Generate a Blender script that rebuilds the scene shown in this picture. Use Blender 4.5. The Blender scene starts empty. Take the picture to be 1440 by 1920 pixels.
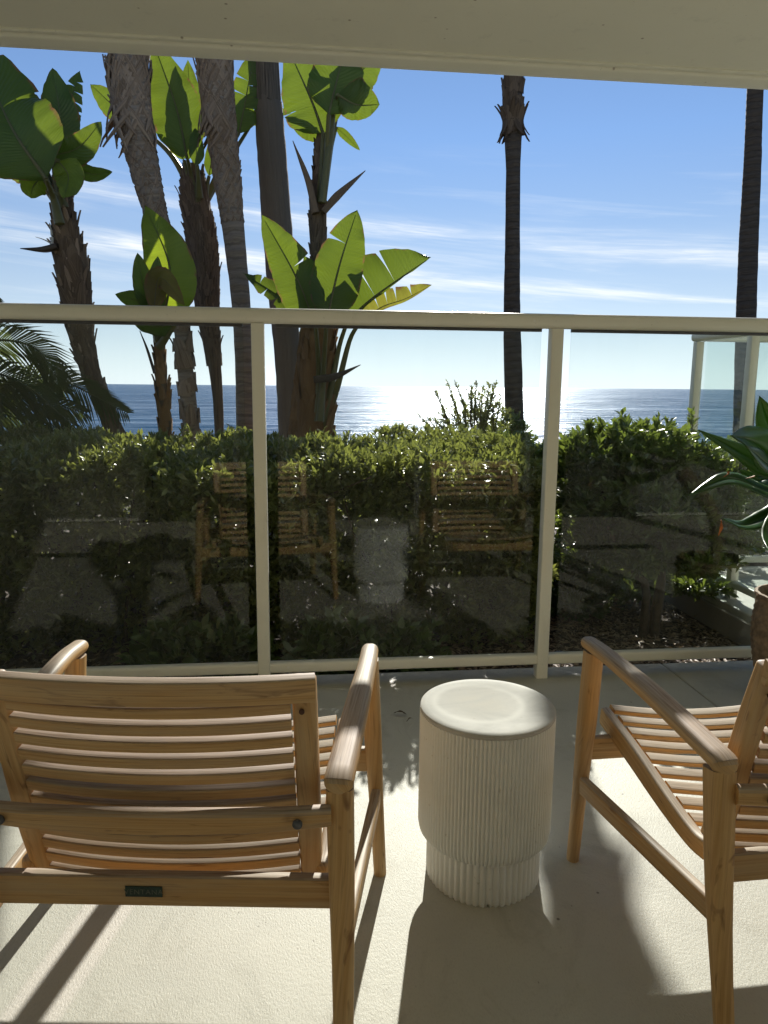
import bpy, math, random
import numpy as np
from math import sin, cos, pi, radians
from mathutils import Vector, Matrix
random.seed(7); rng = np.random.default_rng(7)
S = bpy.context.scene
COL = S.collection

# ------------------------------------------------------------------ camera, world, sun, exposure
YAW, PITCH, ROLL, FPX, EYE = .1106, .1682, .0088, 1387., 1.25
_f = Vector((sin(YAW)*cos(PITCH), cos(YAW)*cos(PITCH), -sin(PITCH)))
_r = Vector((cos(YAW), -sin(YAW), 0)); _u = _r.cross(_f)
CR = cos(ROLL)*_r + sin(ROLL)*_u; CU = -sin(ROLL)*_r + cos(ROLL)*_u; CF = _f
cam = bpy.data.cameras.new('camera'); co = bpy.data.objects.new('camera', cam); COL.objects.link(co)
m = Matrix((CR, CU, -CF)).transposed().to_4x4(); m.translation = (0, 0, EYE); co.matrix_world = m
cam.sensor_fit = 'VERTICAL'; cam.sensor_height = 36; cam.lens = 36*FPX/1920
cam.clip_start = .02; cam.clip_end = 90000
S.camera = co
S.view_settings.view_transform = 'Standard'; S.view_settings.look = 'None'
S.view_settings.exposure = 1.34; S.view_settings.gamma = 1; S.view_settings.use_curve_mapping = False
SUN_AZ, SUN_EL = radians(13.3), radians(30)
sl = bpy.data.lights.new('sun', 'SUN'); sl.energy = 3.05; sl.angle = radians(.53); sl.color = (1, .945, .86)
so = bpy.data.objects.new('sun', sl); COL.objects.link(so)
sd = Vector((sin(SUN_AZ)*cos(SUN_EL), cos(SUN_AZ)*cos(SUN_EL), sin(SUN_EL)))
so.rotation_euler = sd.to_track_quat('Z', 'Y').to_euler(); so.location = sd*50
W = bpy.data.worlds.new('World'); S.world = W; W.use_nodes = True
nt = W.node_tree; nt.nodes.clear()
def nd(t, typ, **k):
    n = t.nodes.new(typ)
    for a, b in k.items(): setattr(n, a, b)
    return n
def lk(t, a, b): t.links.new(a, b)
def math_(t, op, a, b=None, c=None, clamp=False):
    n = nd(t, 'ShaderNodeMath', operation=op, use_clamp=clamp)
    for i, v in enumerate((a, b, c)):
        if v is None: continue
        if isinstance(v, (int, float)): n.inputs[i].default_value = v
        else: lk(t, v, n.inputs[i])
    return n.outputs[0]
def mixc(t, fac, a, b, blend='MIX'):
    n = nd(t, 'ShaderNodeMix', data_type='RGBA', blend_type=blend)
    for i, v in ((0, fac), (6, a), (7, b)):
        if isinstance(v, (int, float)): n.inputs[i].default_value = v
        elif isinstance(v, tuple): n.inputs[i].default_value = (*v, 1)
        else: lk(t, v, n.inputs[i])
    return n.outputs[2]
def ramp(t, fac, stops):
    n = nd(t, 'ShaderNodeValToRGB'); e = n.color_ramp.elements
    while len(e) < len(stops): e.new(.5)
    for i, (p, c) in enumerate(stops):
        e[i].position = p; e[i].color = (c, c, c, 1) if isinstance(c, (int, float)) else (*c, 1)
    lk(t, fac, n.inputs[0]); return n.outputs[0]
def noise(t, vec, scale, detail=3, rough=.5, dist=0, dims='3D'):
    n = nd(t, 'ShaderNodeTexNoise', noise_dimensions=dims)
    n.inputs['Scale'].default_value = scale; n.inputs['Detail'].default_value = detail
    n.inputs['Roughness'].default_value = rough; n.inputs['Distortion'].default_value = dist
    if vec is not None: lk(t, vec, n.inputs['Vector'])
    return n.outputs[0]
def mapping(t, vec, scale=(1, 1, 1), rot=(0, 0, 0), loc=(0, 0, 0)):
    n = nd(t, 'ShaderNodeMapping'); n.inputs['Scale'].default_value = scale
    n.inputs['Rotation'].default_value = rot; n.inputs['Location'].default_value = loc
    lk(t, vec, n.inputs['Vector']); return n.outputs[0]

sky = nd(nt, 'ShaderNodeTexSky', sky_type='NISHITA', sun_disc=False)
sky.sun_elevation = SUN_EL; sky.sun_rotation = SUN_AZ
sky.altitude = 2300; sky.air_density = 1.0; sky.dust_density = 0.0; sky.ozone_density = 3.0
tc = nd(nt, 'ShaderNodeTexCoord')
sx = nd(nt, 'ShaderNodeSeparateXYZ'); lk(nt, tc.outputs['Generated'], sx.inputs[0])
# thin cirrus streaks: a direction projected on a high flat layer, tilted a little against the horizon
elev = math_(nt, 'ARCTAN2', sx.outputs[2], math_(nt, 'SQRT', math_(nt, 'ADD', math_(nt, 'MULTIPLY', sx.outputs[0], sx.outputs[0]), math_(nt, 'MULTIPLY', sx.outputs[1], sx.outputs[1]))))
azim = math_(nt, 'ARCTAN2', sx.outputs[0], sx.outputs[1])
tilt = math_(nt, 'ADD', elev, math_(nt, 'MULTIPLY', azim, .085))
cv = nd(nt, 'ShaderNodeCombineXYZ'); lk(nt, math_(nt, 'MULTIPLY', azim, 3.1), cv.inputs[0]); lk(nt, math_(nt, 'MULTIPLY', tilt, 46), cv.inputs[1])
c1 = noise(nt, cv.outputs[0], 1.0, 6, .62, .5)
cv2 = nd(nt, 'ShaderNodeCombineXYZ'); lk(nt, math_(nt, 'MULTIPLY', azim, 12), cv2.inputs[0]); lk(nt, math_(nt, 'MULTIPLY', tilt, 150), cv2.inputs[1])
c2 = noise(nt, cv2.outputs[0], 1.0, 5, .6, 1.2)
streak = math_(nt, 'MULTIPLY', ramp(nt, c1, [(.50, 0), (.68, 1)]), math_(nt, 'ADD', math_(nt, 'MULTIPLY', c2, 1.5), -.15), clamp=True)
# two long bands of streaks over a low strip of the sky
def band(center, width):
    d = math_(nt, 'DIVIDE', math_(nt, 'SUBTRACT', tilt, center), width)
    return math_(nt, 'POWER', 2.718, math_(nt, 'MULTIPLY', math_(nt, 'MULTIPLY', d, d), -1))
wob = math_(nt, 'MULTIPLY', math_(nt, 'SUBTRACT', noise(nt, cv.outputs[0], .6, 3), .5), .03)
def bandw(center, width):
    d = math_(nt, 'DIVIDE', math_(nt, 'SUBTRACT', math_(nt, 'ADD', tilt, wob), center), width)
    return math_(nt, 'POWER', 2.718, math_(nt, 'MULTIPLY', math_(nt, 'MULTIPLY', d, d), -1))
b = math_(nt, 'ADD', bandw(.150, .012), math_(nt, 'MULTIPLY', bandw(.205, .016), .75))
lowmask = ramp(nt, elev, [(.03, 0), (.10, 1), (.19, 1), (.30, 0)])
cl = math_(nt, 'MULTIPLY', math_(nt, 'ADD', math_(nt, 'MULTIPLY', streak, .28), math_(nt, 'MULTIPLY', b, math_(nt, 'MULTIPLY', math_(nt, 'ADD', c2, .15), ramp(nt, c1, [(.36, 0), (.60, 1)])))), lowmask, clamp=True)
cl = math_(nt, 'MULTIPLY', cl, .75)
bw = nd(nt, 'ShaderNodeRGBToBW'); lk(nt, sky.outputs[0], bw.inputs[0])
pale = nd(nt, 'ShaderNodeVectorMath', operation='SCALE'); pale.inputs[0].default_value = (.70, .78, .86); lk(nt, bw.outputs[0], pale.inputs['Scale'])
sea_air = mixc(nt, ramp(nt, elev, [(.0, .88), (.10, .62), (.30, .0)]), sky.outputs[0], pale.outputs[0])   # marine air whitens the low sky
skyc = mixc(nt, cl, sea_air, (10.5, 10.3, 9.6))
bg = nd(nt, 'ShaderNodeBackground'); bg.inputs[1].default_value = .05
wo = nd(nt, 'ShaderNodeOutputWorld'); lk(nt, skyc, bg.inputs[0]); lk(nt, bg.outputs[0], wo.inputs[0])

S.cycles.max_bounces = 14; S.cycles.diffuse_bounces = 8; S.cycles.transparent_max_bounces = 24

def at(x, y, Y):                       # point on the plane Y seen at a pixel of the 1440x1920 photograph
    v = CF + CR*((x-720)/FPX) - CU*((y-960)/FPX)
    t = Y/v.y
    return Vector((0, 0, EYE)) + v*t
def px2m(Y): return Y/(FPX*cos(PITCH))

# ------------------------------------------------------------------ materials
def mat(name):
    m = bpy.data.materials.new(name); m.use_nodes = True
    t = m.node_tree; t.nodes.clear(); o = nd(t, 'ShaderNodeOutputMaterial')
    return m, t, o
def principled(t, base, rough=.5, spec=.5, bump=None, bstr=.3, bdist=.01, **k):
    p = nd(t, 'ShaderNodeBsdfPrincipled')
    for key, v in (('Base Color', base), ('Roughness', rough), ('Specular IOR Level', spec), *k.items()):
        if isinstance(v, (int, float)): p.inputs[key].default_value = v
        elif isinstance(v, tuple): p.inputs[key].default_value = (*v, 1)
        else: lk(t, v, p.inputs[key])
    if bump is not None:
        b = nd(t, 'ShaderNodeBump'); b.inputs['Strength'].default_value = bstr; b.inputs['Distance'].default_value = bdist
        lk(t, bump, b.inputs['Height']); lk(t, b.outputs[0], p.inputs['Normal'])
    return p
def geo_pos(t): return nd(t, 'ShaderNodeNewGeometry').outputs['Position']
def simple(name, c, rough=.5, var=.1, scale=20, spec=.5, bstr=.15, bdist=.003, metallic=0):
    m, t, o = mat(name); P = nd(t, 'ShaderNodeTexCoord').outputs['Object']
    n = noise(t, P, scale, 4)
    c2 = tuple(x*(1-var*1.6) for x in c)
    p = principled(t, mixc(t, ramp(t, n, [(.35, 0), (.7, 1)]), c2, c), rough, spec, n, bstr, bdist, Metallic=metallic)
    lk(t, p.outputs[0], o.inputs[0]); return m

M = {}
def nd_col(t, v):
    q = nd(t, 'ShaderNodeSeparateColor'); lk(t, v.outputs['Color'], q.inputs[0]); return q.outputs[0]
# cream painted metal / stucco
def cream(name, c, rough, bump_scale, bstr, spec=.4, grime=.12):
    m, t, o = mat(name); P = geo_pos(t)
    big = noise(t, P, 1.6, 5, .6); fine = noise(t, P, bump_scale, 3)
    sp = noise(t, P, 95, 2)
    col = mixc(t, ramp(t, big, [(.3, 0), (.75, 1)]), tuple(x*(1-grime) for x in c), c)
    col = mixc(t, ramp(t, sp, [(.70, 0), (.76, .55)]), col, tuple(x*.72 for x in c))
    fr_ = nd(t, 'ShaderNodeTexVoronoi'); fr_.inputs['Scale'].default_value = 16; lk(t, P, fr_.inputs['Vector'])
    sel = ramp(t, nd_col(t, fr_), [(.72, 0), (.74, 1)])
    col = mixc(t, math_(t, 'MULTIPLY', ramp(t, fr_.outputs['Distance'], [(.05, .85), (.12, 0)]), sel), col, (.84, .83, .78) if name.startswith('cream_painted_m') else (.30, .25, .18))
    col = mixc(t, ramp(t, noise(t, mapping(t, P, (9, 9, 2.2)), 1, 5, .7), [(.60, 0), (.78, .35)]), col, tuple(x*.62 for x in c))
    p = principled(t, col, rough, spec, fine, bstr, .002)
    lk(t, p.outputs[0], o.inputs[0]); return m
M['rail'] = cream('cream_painted_metal', (.80, .785, .67), .32, 140, .12, .5, .06)
M['ceiling'] = cream('cream_painted_ceiling', (.80, .785, .66), .7, 160, .25, .2, .05)
M['stucco'] = cream('cream_stucco', (.82, .81, .73), .85, 90, .6, .2, .1)
M['white'] = simple('white_painted_frame', (.78, .77, .72), .35, .04, 8)
# painted concrete deck
m, t, o = mat('painted_concrete'); P = geo_pos(t)
vor = nd(t, 'ShaderNodeTexVoronoi', feature='SMOOTH_F1'); vor.inputs['Scale'].default_value = 210; lk(t, mapping(t, P, (1, .72, 1)), vor.inputs['Vector'])
n1 = noise(t, mapping(t, P, (1.3, .55, 1)), 200, 4, .7); n2 = noise(t, P, 5, 4, .6); n3 = noise(t, P, 1.1, 4, .6)
hgt = math_(t, 'ADD', math_(t, 'MULTIPLY', n1, .75), math_(t, 'MULTIPLY', n2, .5))
col = mixc(t, ramp(t, n3, [(.3, 0), (.72, 1)]), (.45, .44, .385), (.55, .535, .47))
col = mixc(t, ramp(t, n2, [(.25, .35), (.5, 0)]), col, (.40, .39, .345))
vs = nd(t, 'ShaderNodeTexVoronoi'); vs.inputs['Scale'].default_value = 11; lk(t, P, vs.inputs['Vector'])
spk = math_(t, 'MULTIPLY', ramp(t, vs.outputs['Distance'], [(.025, 1), (.06, 0)]), ramp(t, noise(t, P, 2.3, 2), [(.5, 0), (.54, 1)]))
col = mixc(t, spk, col, (.09, .08, .06))
vs2 = nd(t, 'ShaderNodeTexVoronoi'); vs2.inputs['Scale'].default_value = 38; lk(t, mapping(t, P, (1, .5, 1), (0, 0, .7)), vs2.inputs['Vector'])
spk2 = math_(t, 'MULTIPLY', ramp(t, vs2.outputs['Distance'], [(.03, .8), (.09, 0)]), ramp(t, noise(t, P, 4.1, 2), [(.52, 0), (.56, 1)]))
col = mixc(t, spk2, col, (.2, .18, .14))
# thin scuffs and hairline scratches in the paint
sc = noise(t, mapping(t, P, (3, 55, 1), (0, 0, .9)), 1.4, 3, .6, .7)
col = mixc(t, ramp(t, sc, [(.70, 0), (.74, .3)]), col, (.36, .34, .28))
st = noise(t, P, 3.2, 6, .7, 1.5)
col = mixc(t, ramp(t, st, [(.53, 0), (.68, .6)]), col, (.34, .325, .27))
col = mixc(t, ramp(t, n1, [(.30, .35), (.5, 0)]), col, (.30, .29, .25))
edge = nd(t, 'ShaderNodeSeparateXYZ'); lk(t, P, edge.inputs[0])
col = mixc(t, math_(t, 'MULTIPLY', ramp(t, math_(t, 'MULTIPLY_ADD', edge.outputs[1], 1, -2.1), [(.80, 0), (.97, .3)]), ramp(t, noise(t, P, 14, 4, .7), [(.35, 0), (.6, 1)])), col, (.27, .25, .20))
p = principled(t, col, ramp(t, n1, [(.3, .42), (.7, .6)]), .45, hgt, .55, .004)
lk(t, p.outputs[0], o.inputs[0]); M['deck'] = m
# teak: UV u runs along the board in metres
def wood(name, tint=(1, 1, 1)):
    m, t, o = mat(name); uv = nd(t, 'ShaderNodeUVMap').outputs[0]
    rnd = nd(t, 'ShaderNodeObjectInfo').outputs['Random']
    off = nd(t, 'ShaderNodeCombineXYZ'); lk(t, math_(t, 'MULTIPLY', rnd, 37), off.inputs[0]); lk(t, math_(t, 'MULTIPLY', rnd, 11), off.inputs[2])
    va = nd(t, 'ShaderNodeVectorMath', operation='ADD'); lk(t, uv, va.inputs[0]); lk(t, off.outputs[0], va.inputs[1])
    g = noise(t, mapping(t, va.outputs[0], (2.2, 85, 1)), 1, 5, .62, .6)
    g2 = noise(t, mapping(t, va.outputs[0], (1.2, 16, 1)), 1, 4, .6, 1.5)
    g3 = noise(t, mapping(t, va.outputs[0], (9, 260, 1)), 1, 2, .6)
    kn = noise(t, mapping(t, va.outputs[0], (7, 20, 1)), 1, 3, .5, 1.5)
    c = mixc(t, ramp(t, g, [(.3, 0), (.7, 1)]), (.44, .235, .08), (.68, .425, .175))
    c = mixc(t, ramp(t, g2, [(.42, 0), (.72, .75)]), c, (.66, .47, .25))
    c = mixc(t, ramp(t, kn, [(.64, 0), (.73, .75)]), c, (.17, .07, .022))
    c = mixc(t, math_(t, 'MULTIPLY', ramp(t, math_(t, 'ADD', math_(t, 'MULTIPLY', rnd, .6), .2), [(.3, 0), (.9, 1)]), .3), c, (.42, .22, .075))
    # weathered silver on the faces that look up (rain and sun bleach the teak)
    nz = nd(t, 'ShaderNodeSeparateXYZ'); lk(t, nd(t, 'ShaderNodeNewGeometry').outputs['True Normal'], nz.inputs[0])
    wf = math_(t, 'MULTIPLY', ramp(t, nz.outputs[2], [(.25, 0), (.75, 1)]), ramp(t, g2, [(.2, .72), (.7, .95)]))
    grey = mixc(t, ramp(t, g3, [(.35, 0), (.65, 1)]), (.25, .205, .165), (.41, .35, .29))
    c = mixc(t, wf, c, grey)
    big = noise(t, mapping(t, va.outputs[0], (3, 5, 1)), 1, 4, .6)
    c = mixc(t, math_(t, 'MULTIPLY', ramp(t, big, [(.48, 0), (.75, .5)]), ramp(t, rnd, [(.2, .4), (.8, 1)])), c, (.37, .30, .22))
    c = mixc(t, ramp(t, g3, [(.28, .35), (.42, 0)]), c, (.12, .06, .025))
    hh = math_(t, 'ADD', math_(t, 'MULTIPLY', g, .5), math_(t, 'MULTIPLY', g3, .5))
    p = principled(t, c, ramp(t, g, [(.3, .62), (.7, .45)]), .4, hh, .35, .0015)
    lk(t, p.outputs[0], o.inputs[0]); return m
M['wood'] = wood('weathered_teak')
M['plug'] = simple('wood_plug', (.09, .035, .015), .6, .2, 60)
M['bolt'] = simple('zinc_bolt', (.12, .12, .125), .4, .1, 80, metallic=.6)
M['plate'] = simple('green_enamel', (.012, .035, .026), .35, .1, 60)
M['letter'] = simple('worn_gilt_print', (.16, .17, .12), .5, .3, 400)
# white glazed ceramic table
m, t, o = mat('white_ceramic'); P = nd(t, 'ShaderNodeTexCoord').outputs['Object']
n1 = noise(t, P, 9, 4, .6); n2 = noise(t, P, 70, 3)
c = mixc(t, ramp(t, n1, [(.3, 0), (.7, 1)]), (.79, .79, .75), (.86, .86, .825))
c = mixc(t, ramp(t, n2, [(.68, 0), (.75, .5)]), c, (.5, .46, .36))
p = principled(t, c, ramp(t, n1, [(.3, .42), (.7, .6)]), .3, n2, .12, .002); lk(t, p.outputs[0], o.inputs[0]); M['ceramic'] = m
m, t, o = mat('worn_sunlit_ceramic_top'); P = nd(t, 'ShaderNodeTexCoord').outputs['Object']  # top base colour darkened against strong sun, sides lightened for shade; marks are wear
n1 = noise(t, mapping(t, P, (5, 9, 1)), 1, 4, .6, 1); n2 = noise(t, P, 90, 3)
c = mixc(t, ramp(t, n1, [(.3, 0), (.7, 1)]), (.44, .435, .41), (.57, .56, .53)); c = mixc(t, ramp(t, n2, [(.66, 0), (.75, .4)]), c, (.38, .36, .3))
ln = nd(t, 'ShaderNodeVectorMath', operation='LENGTH'); lk(t, mapping(t, P, (1, 1, 0), (0, 0, 0), (.02, -.02, 0)), ln.inputs[0])
rg = math_(t, 'ADD', ln.outputs['Value'], math_(t, 'MULTIPLY', n1, .02))
c = mixc(t, math_(t, 'MULTIPLY', ramp(t, rg, [(.105, 0), (.118, 1), (.122, 1), (.135, 0)]), .5), c, (.66, .65, .61))
c = mixc(t, math_(t, 'MULTIPLY', ramp(t, ln.outputs['Value'], [(.04, 1), (.11, 0)]), math_(t, 'MULTIPLY', ramp(t, n1, [(.3, 0), (.6, 1)]), .45)), c, (.46, .42, .34))
p = principled(t, c, .75, .12, n2, .12, .002); lk(t, p.outputs[0], o.inputs[0]); M['ceramic_top'] = m
# glass pane: clear, faintly green, mirrors by Fresnel on both faces
def glass(name, tint, dust=.035):
    m, t, o = mat(name); g = nd(t, 'ShaderNodeNewGeometry')
    ior = math_(t, 'MULTIPLY_ADD', g.outputs['Backfacing'], 1/1.33-1.33, 1.33)
    fr = nd(t, 'ShaderNodeFresnel'); lk(t, ior, fr.inputs[0])
    tr = nd(t, 'ShaderNodeBsdfTransparent'); tr.inputs[0].default_value = (*tint, 1)
    gl = nd(t, 'ShaderNodeBsdfGlossy'); gl.inputs['Roughness'].default_value = 0.0
    df = nd(t, 'ShaderNodeBsdfDiffuse'); df.inputs[0].default_value = (.8, .8, .76, 1)
    dn = math_(t, 'MULTIPLY', math_(t, 'MULTIPLY', ramp(t, noise(t, g.outputs['Position'], 2.5, 5, .65), [(.35, .15), (.8, 1)]), ramp(t, noise(t, mapping(t, g.outputs['Position'], (30, 30, 3)), 1, 4, .7), [(.3, .3), (.7, 1)])), dust)
    mx0 = nd(t, 'ShaderNodeMixShader'); lk(t, dn, mx0.inputs[0]); lk(t, tr.outputs[0], mx0.inputs[1]); lk(t, df.outputs[0], mx0.inputs[2])
    mx = nd(t, 'ShaderNodeMixShader'); lk(t, fr.outputs[0], mx.inputs[0]); lk(t, mx0.outputs[0], mx.inputs[1]); lk(t, gl.outputs[0], mx.inputs[2])
    lk(t, mx.outputs[0], o.inputs[0]); return m
M['glass'] = glass('clear_glass', (.945, .965, .95))
M['glass2'] = glass('green_glass', (.93, .962, .953))
M['doorglass'] = glass('door_glass', (.9, .93, .91))
# leaves
def leafmat(name, c1, c2, tr, trf=.45, rough=.4, spec=.5, vein=0, rc=(.22, .12, .05), rim=0):
    m, t, o = mat(name); gi = nd(t, 'ShaderNodeNewGeometry'); P = gi.outputs['Position']
    rnd = gi.outputs['Random Per Island']; ro = nd(t, 'ShaderNodeObjectInfo').outputs['Random']
    f = math_(t, 'ADD', math_(t, 'MULTIPLY', rnd, .5), math_(t, 'MULTIPLY', ro, .5)) if vein else rnd
    n = noise(t, P, 6, 3)
    f = math_(t, 'ADD', math_(t, 'MULTIPLY', f, .6), math_(t, 'MULTIPLY', n, .4))
    c = mixc(t, f, c1, c2); trc = mixc(t, f, tuple(x*.75 for x in tr), tr); bmp = None
    if vein:
        uv = nd(t, 'ShaderNodeUVMap').outputs[0]; s = nd(t, 'ShaderNodeSeparateXYZ'); lk(t, uv, s.inputs[0])
        av = math_(t, 'ABSOLUTE', s.outputs[1])
        w = math_(t, 'SINE', math_(t, 'MULTIPLY', math_(t, 'SUBTRACT', s.outputs[0], math_(t, 'MULTIPLY', av, .12)), vein))
        w2 = noise(t, mapping(t, uv, (vein*.35, .6, 1)), 1, 3)
        c = mixc(t, math_(t, 'MULTIPLY', ramp(t, w2, [(.4, 0), (.65, 1)]), .4), c, tuple(x*1.5 for x in c2))
        trc = mixc(t, math_(t, 'MULTIPLY', ramp(t, w2, [(.35, 0), (.65, 1)]), .65), trc, tuple(x*.6 for x in tr))
        bmp = math_(t, 'ADD', w, w2)
        if rim:
            rr = math_(t, 'MULTIPLY', ramp(t, av, [(1-rim, 0), (1-rim*.4, 1)]), ramp(t, noise(t, P, 14, 3), [(.45, 0), (.6, 1)]))
            c = mixc(t, rr, c, rc); trc = mixc(t, rr, trc, rc)
    p = principled(t, c, rough, spec, bmp, .35, .004)
    tl = nd(t, 'ShaderNodeBsdfTranslucent'); lk(t, trc, tl.inputs[0])
    mx = nd(t, 'ShaderNodeMixShader'); mx.inputs[0].default_value = trf
    lk(t, p.outputs[0], mx.inputs[1]); lk(t, tl.outputs[0], mx.inputs[2]); lk(t, mx.outputs[0], o.inputs[0]); return m
M['bop'] = leafmat('paddle_leaf', (.035, .075, .018), (.06, .11, .022), (.20, .285, .022), .42, .36, .5, 230, rim=.10)
M['boplit'] = leafmat('backlit_young_paddle_leaf', (.06, .11, .018), (.08, .14, .022), (.38, .50, .03), .5, .36, .5, 230, rim=.10)  # brighter copy for backlit young leaves; sun glow put into the colour
M['bopdry'] = leafmat('browning_paddle_leaf', (.08, .07, .025), (.14, .10, .04), (.34, .34, .04), .45, .5, .4, 90, rim=.3)
M['hedge'] = leafmat('hedge_leaf', (.07, .085, .03), (.20, .225, .085), (.36, .40, .08), .40, .30, .9)
M['shrub'] = leafmat('shrub_leaf', (.04, .07, .02), (.11, .16, .045), (.26, .34, .05), .38, .30, 1.0)
M['frond'] = leafmat('palm_frond_leaf', (.03, .05, .015), (.055, .08, .025), (.14, .18, .04), .25, .35, .6)
M['agave'] = leafmat('agave_leaf', (.035, .085, .022), (.05, .12, .028), (.20, .42, .04), .3, .28, .6, 12)
M['agavedry'] = leafmat('dry_agave_tip', (.35, .13, .04), (.5, .2, .06), (.5, .2, .05), .3, .6, .3)
M['succ'] = leafmat('lime_succulent', (.16, .30, .03), (.28, .42, .05), (.4, .55, .06), .4, .4, .4)
M['litter'] = leafmat('dry_litter', (.16, .11, .07), (.42, .34, .24), (.3, .2, .1), .15, .5, .4)
M['spathe'] = leafmat('flower_spathe', (.03, .03, .03), (.07, .05, .035), (.1, .07, .03), .2, .4, .4)
M['petal'] = leafmat('white_sepal', (.7, .7, .66), (.8, .8, .74), (.7, .7, .6), .4, .4, .4)
M['petiole'] = leafmat('green_petiole', (.10, .105, .04), (.17, .165, .065), (.25, .25, .06), .2, .4, .4)
def bark(name, c1, c2, c3, rings=0, long=0, bstr=.8, bdist=.02):
    m, t, o = mat(name); uv = nd(t, 'ShaderNodeUVMap').outputs[0]; P = geo_pos(t)
    n1 = noise(t, mapping(t, uv, (6, 22, 1)) if not rings else mapping(t, uv, (45, 3, 1)), 1, 5, .65, .8)
    if long: n1 = noise(t, mapping(t, uv, (1.2, 60, 1)), 1, 5, .7, .6)
    n2 = noise(t, P, 4, 4, .6)
    ri = nd(t, 'ShaderNodeNewGeometry').outputs['Random Per Island']
    c = mixc(t, ramp(t, n1, [(.3, 0), (.7, 1)]), c1, c2); c = mixc(t, ramp(t, n2, [(.4, 0), (.75, .6)]), c, c3)
    c = mixc(t, math_(t, 'MULTIPLY', ramp(t, ri, [(0, 0), (1, 1)]), .55), c, c1); c = mixc(t, ramp(t, ri, [(.72, 0), (.9, .45)]), c, c2)
    h = n1
    if rings:
        s = nd(t, 'ShaderNodeSeparateXYZ'); lk(t, uv, s.inputs[0])
        wv = math_(t, 'SINE', math_(t, 'ADD', math_(t, 'MULTIPLY', s.outputs[0], rings), math_(t, 'MULTIPLY', n2, 9)))
        h = math_(t, 'ADD', math_(t, 'MULTIPLY', wv, .35), n1)
        c = mixc(t, ramp(t, wv, [(.7, 0), (.95, .4)]), c, tuple(x*.6 for x in c1))
    p = principled(t, c, .85, .2, h, bstr, bdist); lk(t, p.outputs[0], o.inputs[0]); return m
M['bark_ring'] = bark('ringed_palm_bark', (.06, .05, .042), (.15, .125, .10), (.11, .09, .072), rings=75)
M['bark_ring_pale'] = bark('pale_ringed_palm_bark', (.20, .16, .125), (.42, .35, .28), (.30, .235, .18), rings=60)
M['bark_long'] = bark('furrowed_grey_trunk', (.03, .027, .024), (.26, .225, .185), (.10, .088, .072), long=1, bdist=.03)
M['boot'] = bark('palm_boot_fibre', (.10, .065, .04), (.50, .39, .29), (.32, .22, .15), long=1, bdist=.008)
M['boot_dark'] = bark('dark_fibre', (.04, .028, .02), (.25, .185, .125), (.13, .09, .06), long=1, bdist=.008)
M['sheath'] = bark('orange_leaf_sheath', (.14, .075, .03), (.34, .20, .09), (.22, .12, .05), long=1, bdist=.008)
M['twig'] = simple('twig_bark', (.10, .075, .05), .8, .3, 30)
M['concrete'] = cream('bare_concrete', (.34, .31, .27), .85, 60, .8, .2, .2)
# soil and mulch
m, t, o = mat('mulch_soil'); P = geo_pos(t)
v1 = nd(t, 'ShaderNodeTexVoronoi'); v1.inputs['Scale'].default_value = 45; lk(t, mapping(t, P, (1, .4, 1), (0, 0, .5)), v1.inputs['Vector'])
n1 = noise(t, P, 30, 5, .7)
c = mixc(t, n1, (.02, .014, .01), (.085, .058, .038)); c = mixc(t, ramp(t, nd_col(t, v1), [(.75, 0), (.85, .6)]), c, (.16, .12, .085))
p = principled(t, c, .8, .3, math_(t, 'ADD', n1, v1.outputs['Distance']), .9, .02); lk(t, p.outputs[0], o.inputs[0]); M['soil'] = m
M['sand'] = simple('beach_sand', (.42, .35, .26), .9, .15, 3)
M['dark'] = simple('interior_plaster', (.76, .74, .68), .8, .05, 3)
M['curtain'] = simple('white_linen_curtain', (.74, .73, .69), .8, .04, 20)
M['terracotta'] = simple('woven_clay', (.36, .25, .155), .75, .3, 30, bstr=.4)
M['orange'] = simple('orange_glaze', (.5, .16, .04), .5, .2, 20)
# sea
m, t, o = mat('sea_water'); P = geo_pos(t)
def wave(sc, rotz, st, det=3): return noise(t, mapping(t, P, (sc*st, sc, 1), (0, 0, rotz)), 1, det, .6, .4)
w1 = wave(.11, .06, .35); w2 = wave(.75, -.1, .5); w3 = wave(3.0, .15, .6, 3)
swell = noise(t, mapping(t, P, (.006, .045, 1), (0, 0, .03)), 1, 5, .65, .6); chop = noise(t, mapping(t, P, (.06, .42, 1), (0, 0, -.04)), 1, 5, .7, .5)
h = math_(t, 'ADD', math_(t, 'ADD', math_(t, 'MULTIPLY', w1, 2.0), math_(t, 'MULTIPLY', w2, .95)), math_(t, 'MULTIPLY', w3, .26))
dp = nd(t, 'ShaderNodeSeparateXYZ'); lk(t, P, dp.inputs[0])
pat = noise(t, mapping(t, P, (.004, .022, 1)), 1, 4, .6, .5)
c = mixc(t, ramp(t, pat, [(.35, 0), (.7, 1)]), (.012, .045, .105), (.022, .075, .15))
fo = noise(t, mapping(t, P, (.028, .17, 1), (0, 0, .05)), 1, 5, .6, .9)
shore = nd(t, 'ShaderNodeMapRange'); lk(t, dp.outputs[1], shore.inputs[0])
shore.inputs[1].default_value = 60; shore.inputs[2].default_value = 150; shore.inputs[3].default_value = 1; shore.inputs[4].default_value = 0
foam = math_(t, 'MULTIPLY', ramp(t, fo, [(.58, 0), (.66, 1)]), math_(t, 'MULTIPLY', shore.outputs[0], ramp(t, wave(1.2, 0, .4, 4), [(.35, 0), (.6, 1)])))
c = mixc(t, foam, c, (.72, .76, .76))
bm = nd(t, 'ShaderNodeBump'); bm.inputs['Strength'].default_value = 1; bm.inputs['Distance'].default_value = .36; lk(t, h, bm.inputs['Height'])
fr = nd(t, 'ShaderNodeFresnel'); fr.inputs[0].default_value = 1.33; lk(t, bm.outputs[0], fr.inputs['Normal'])
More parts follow.
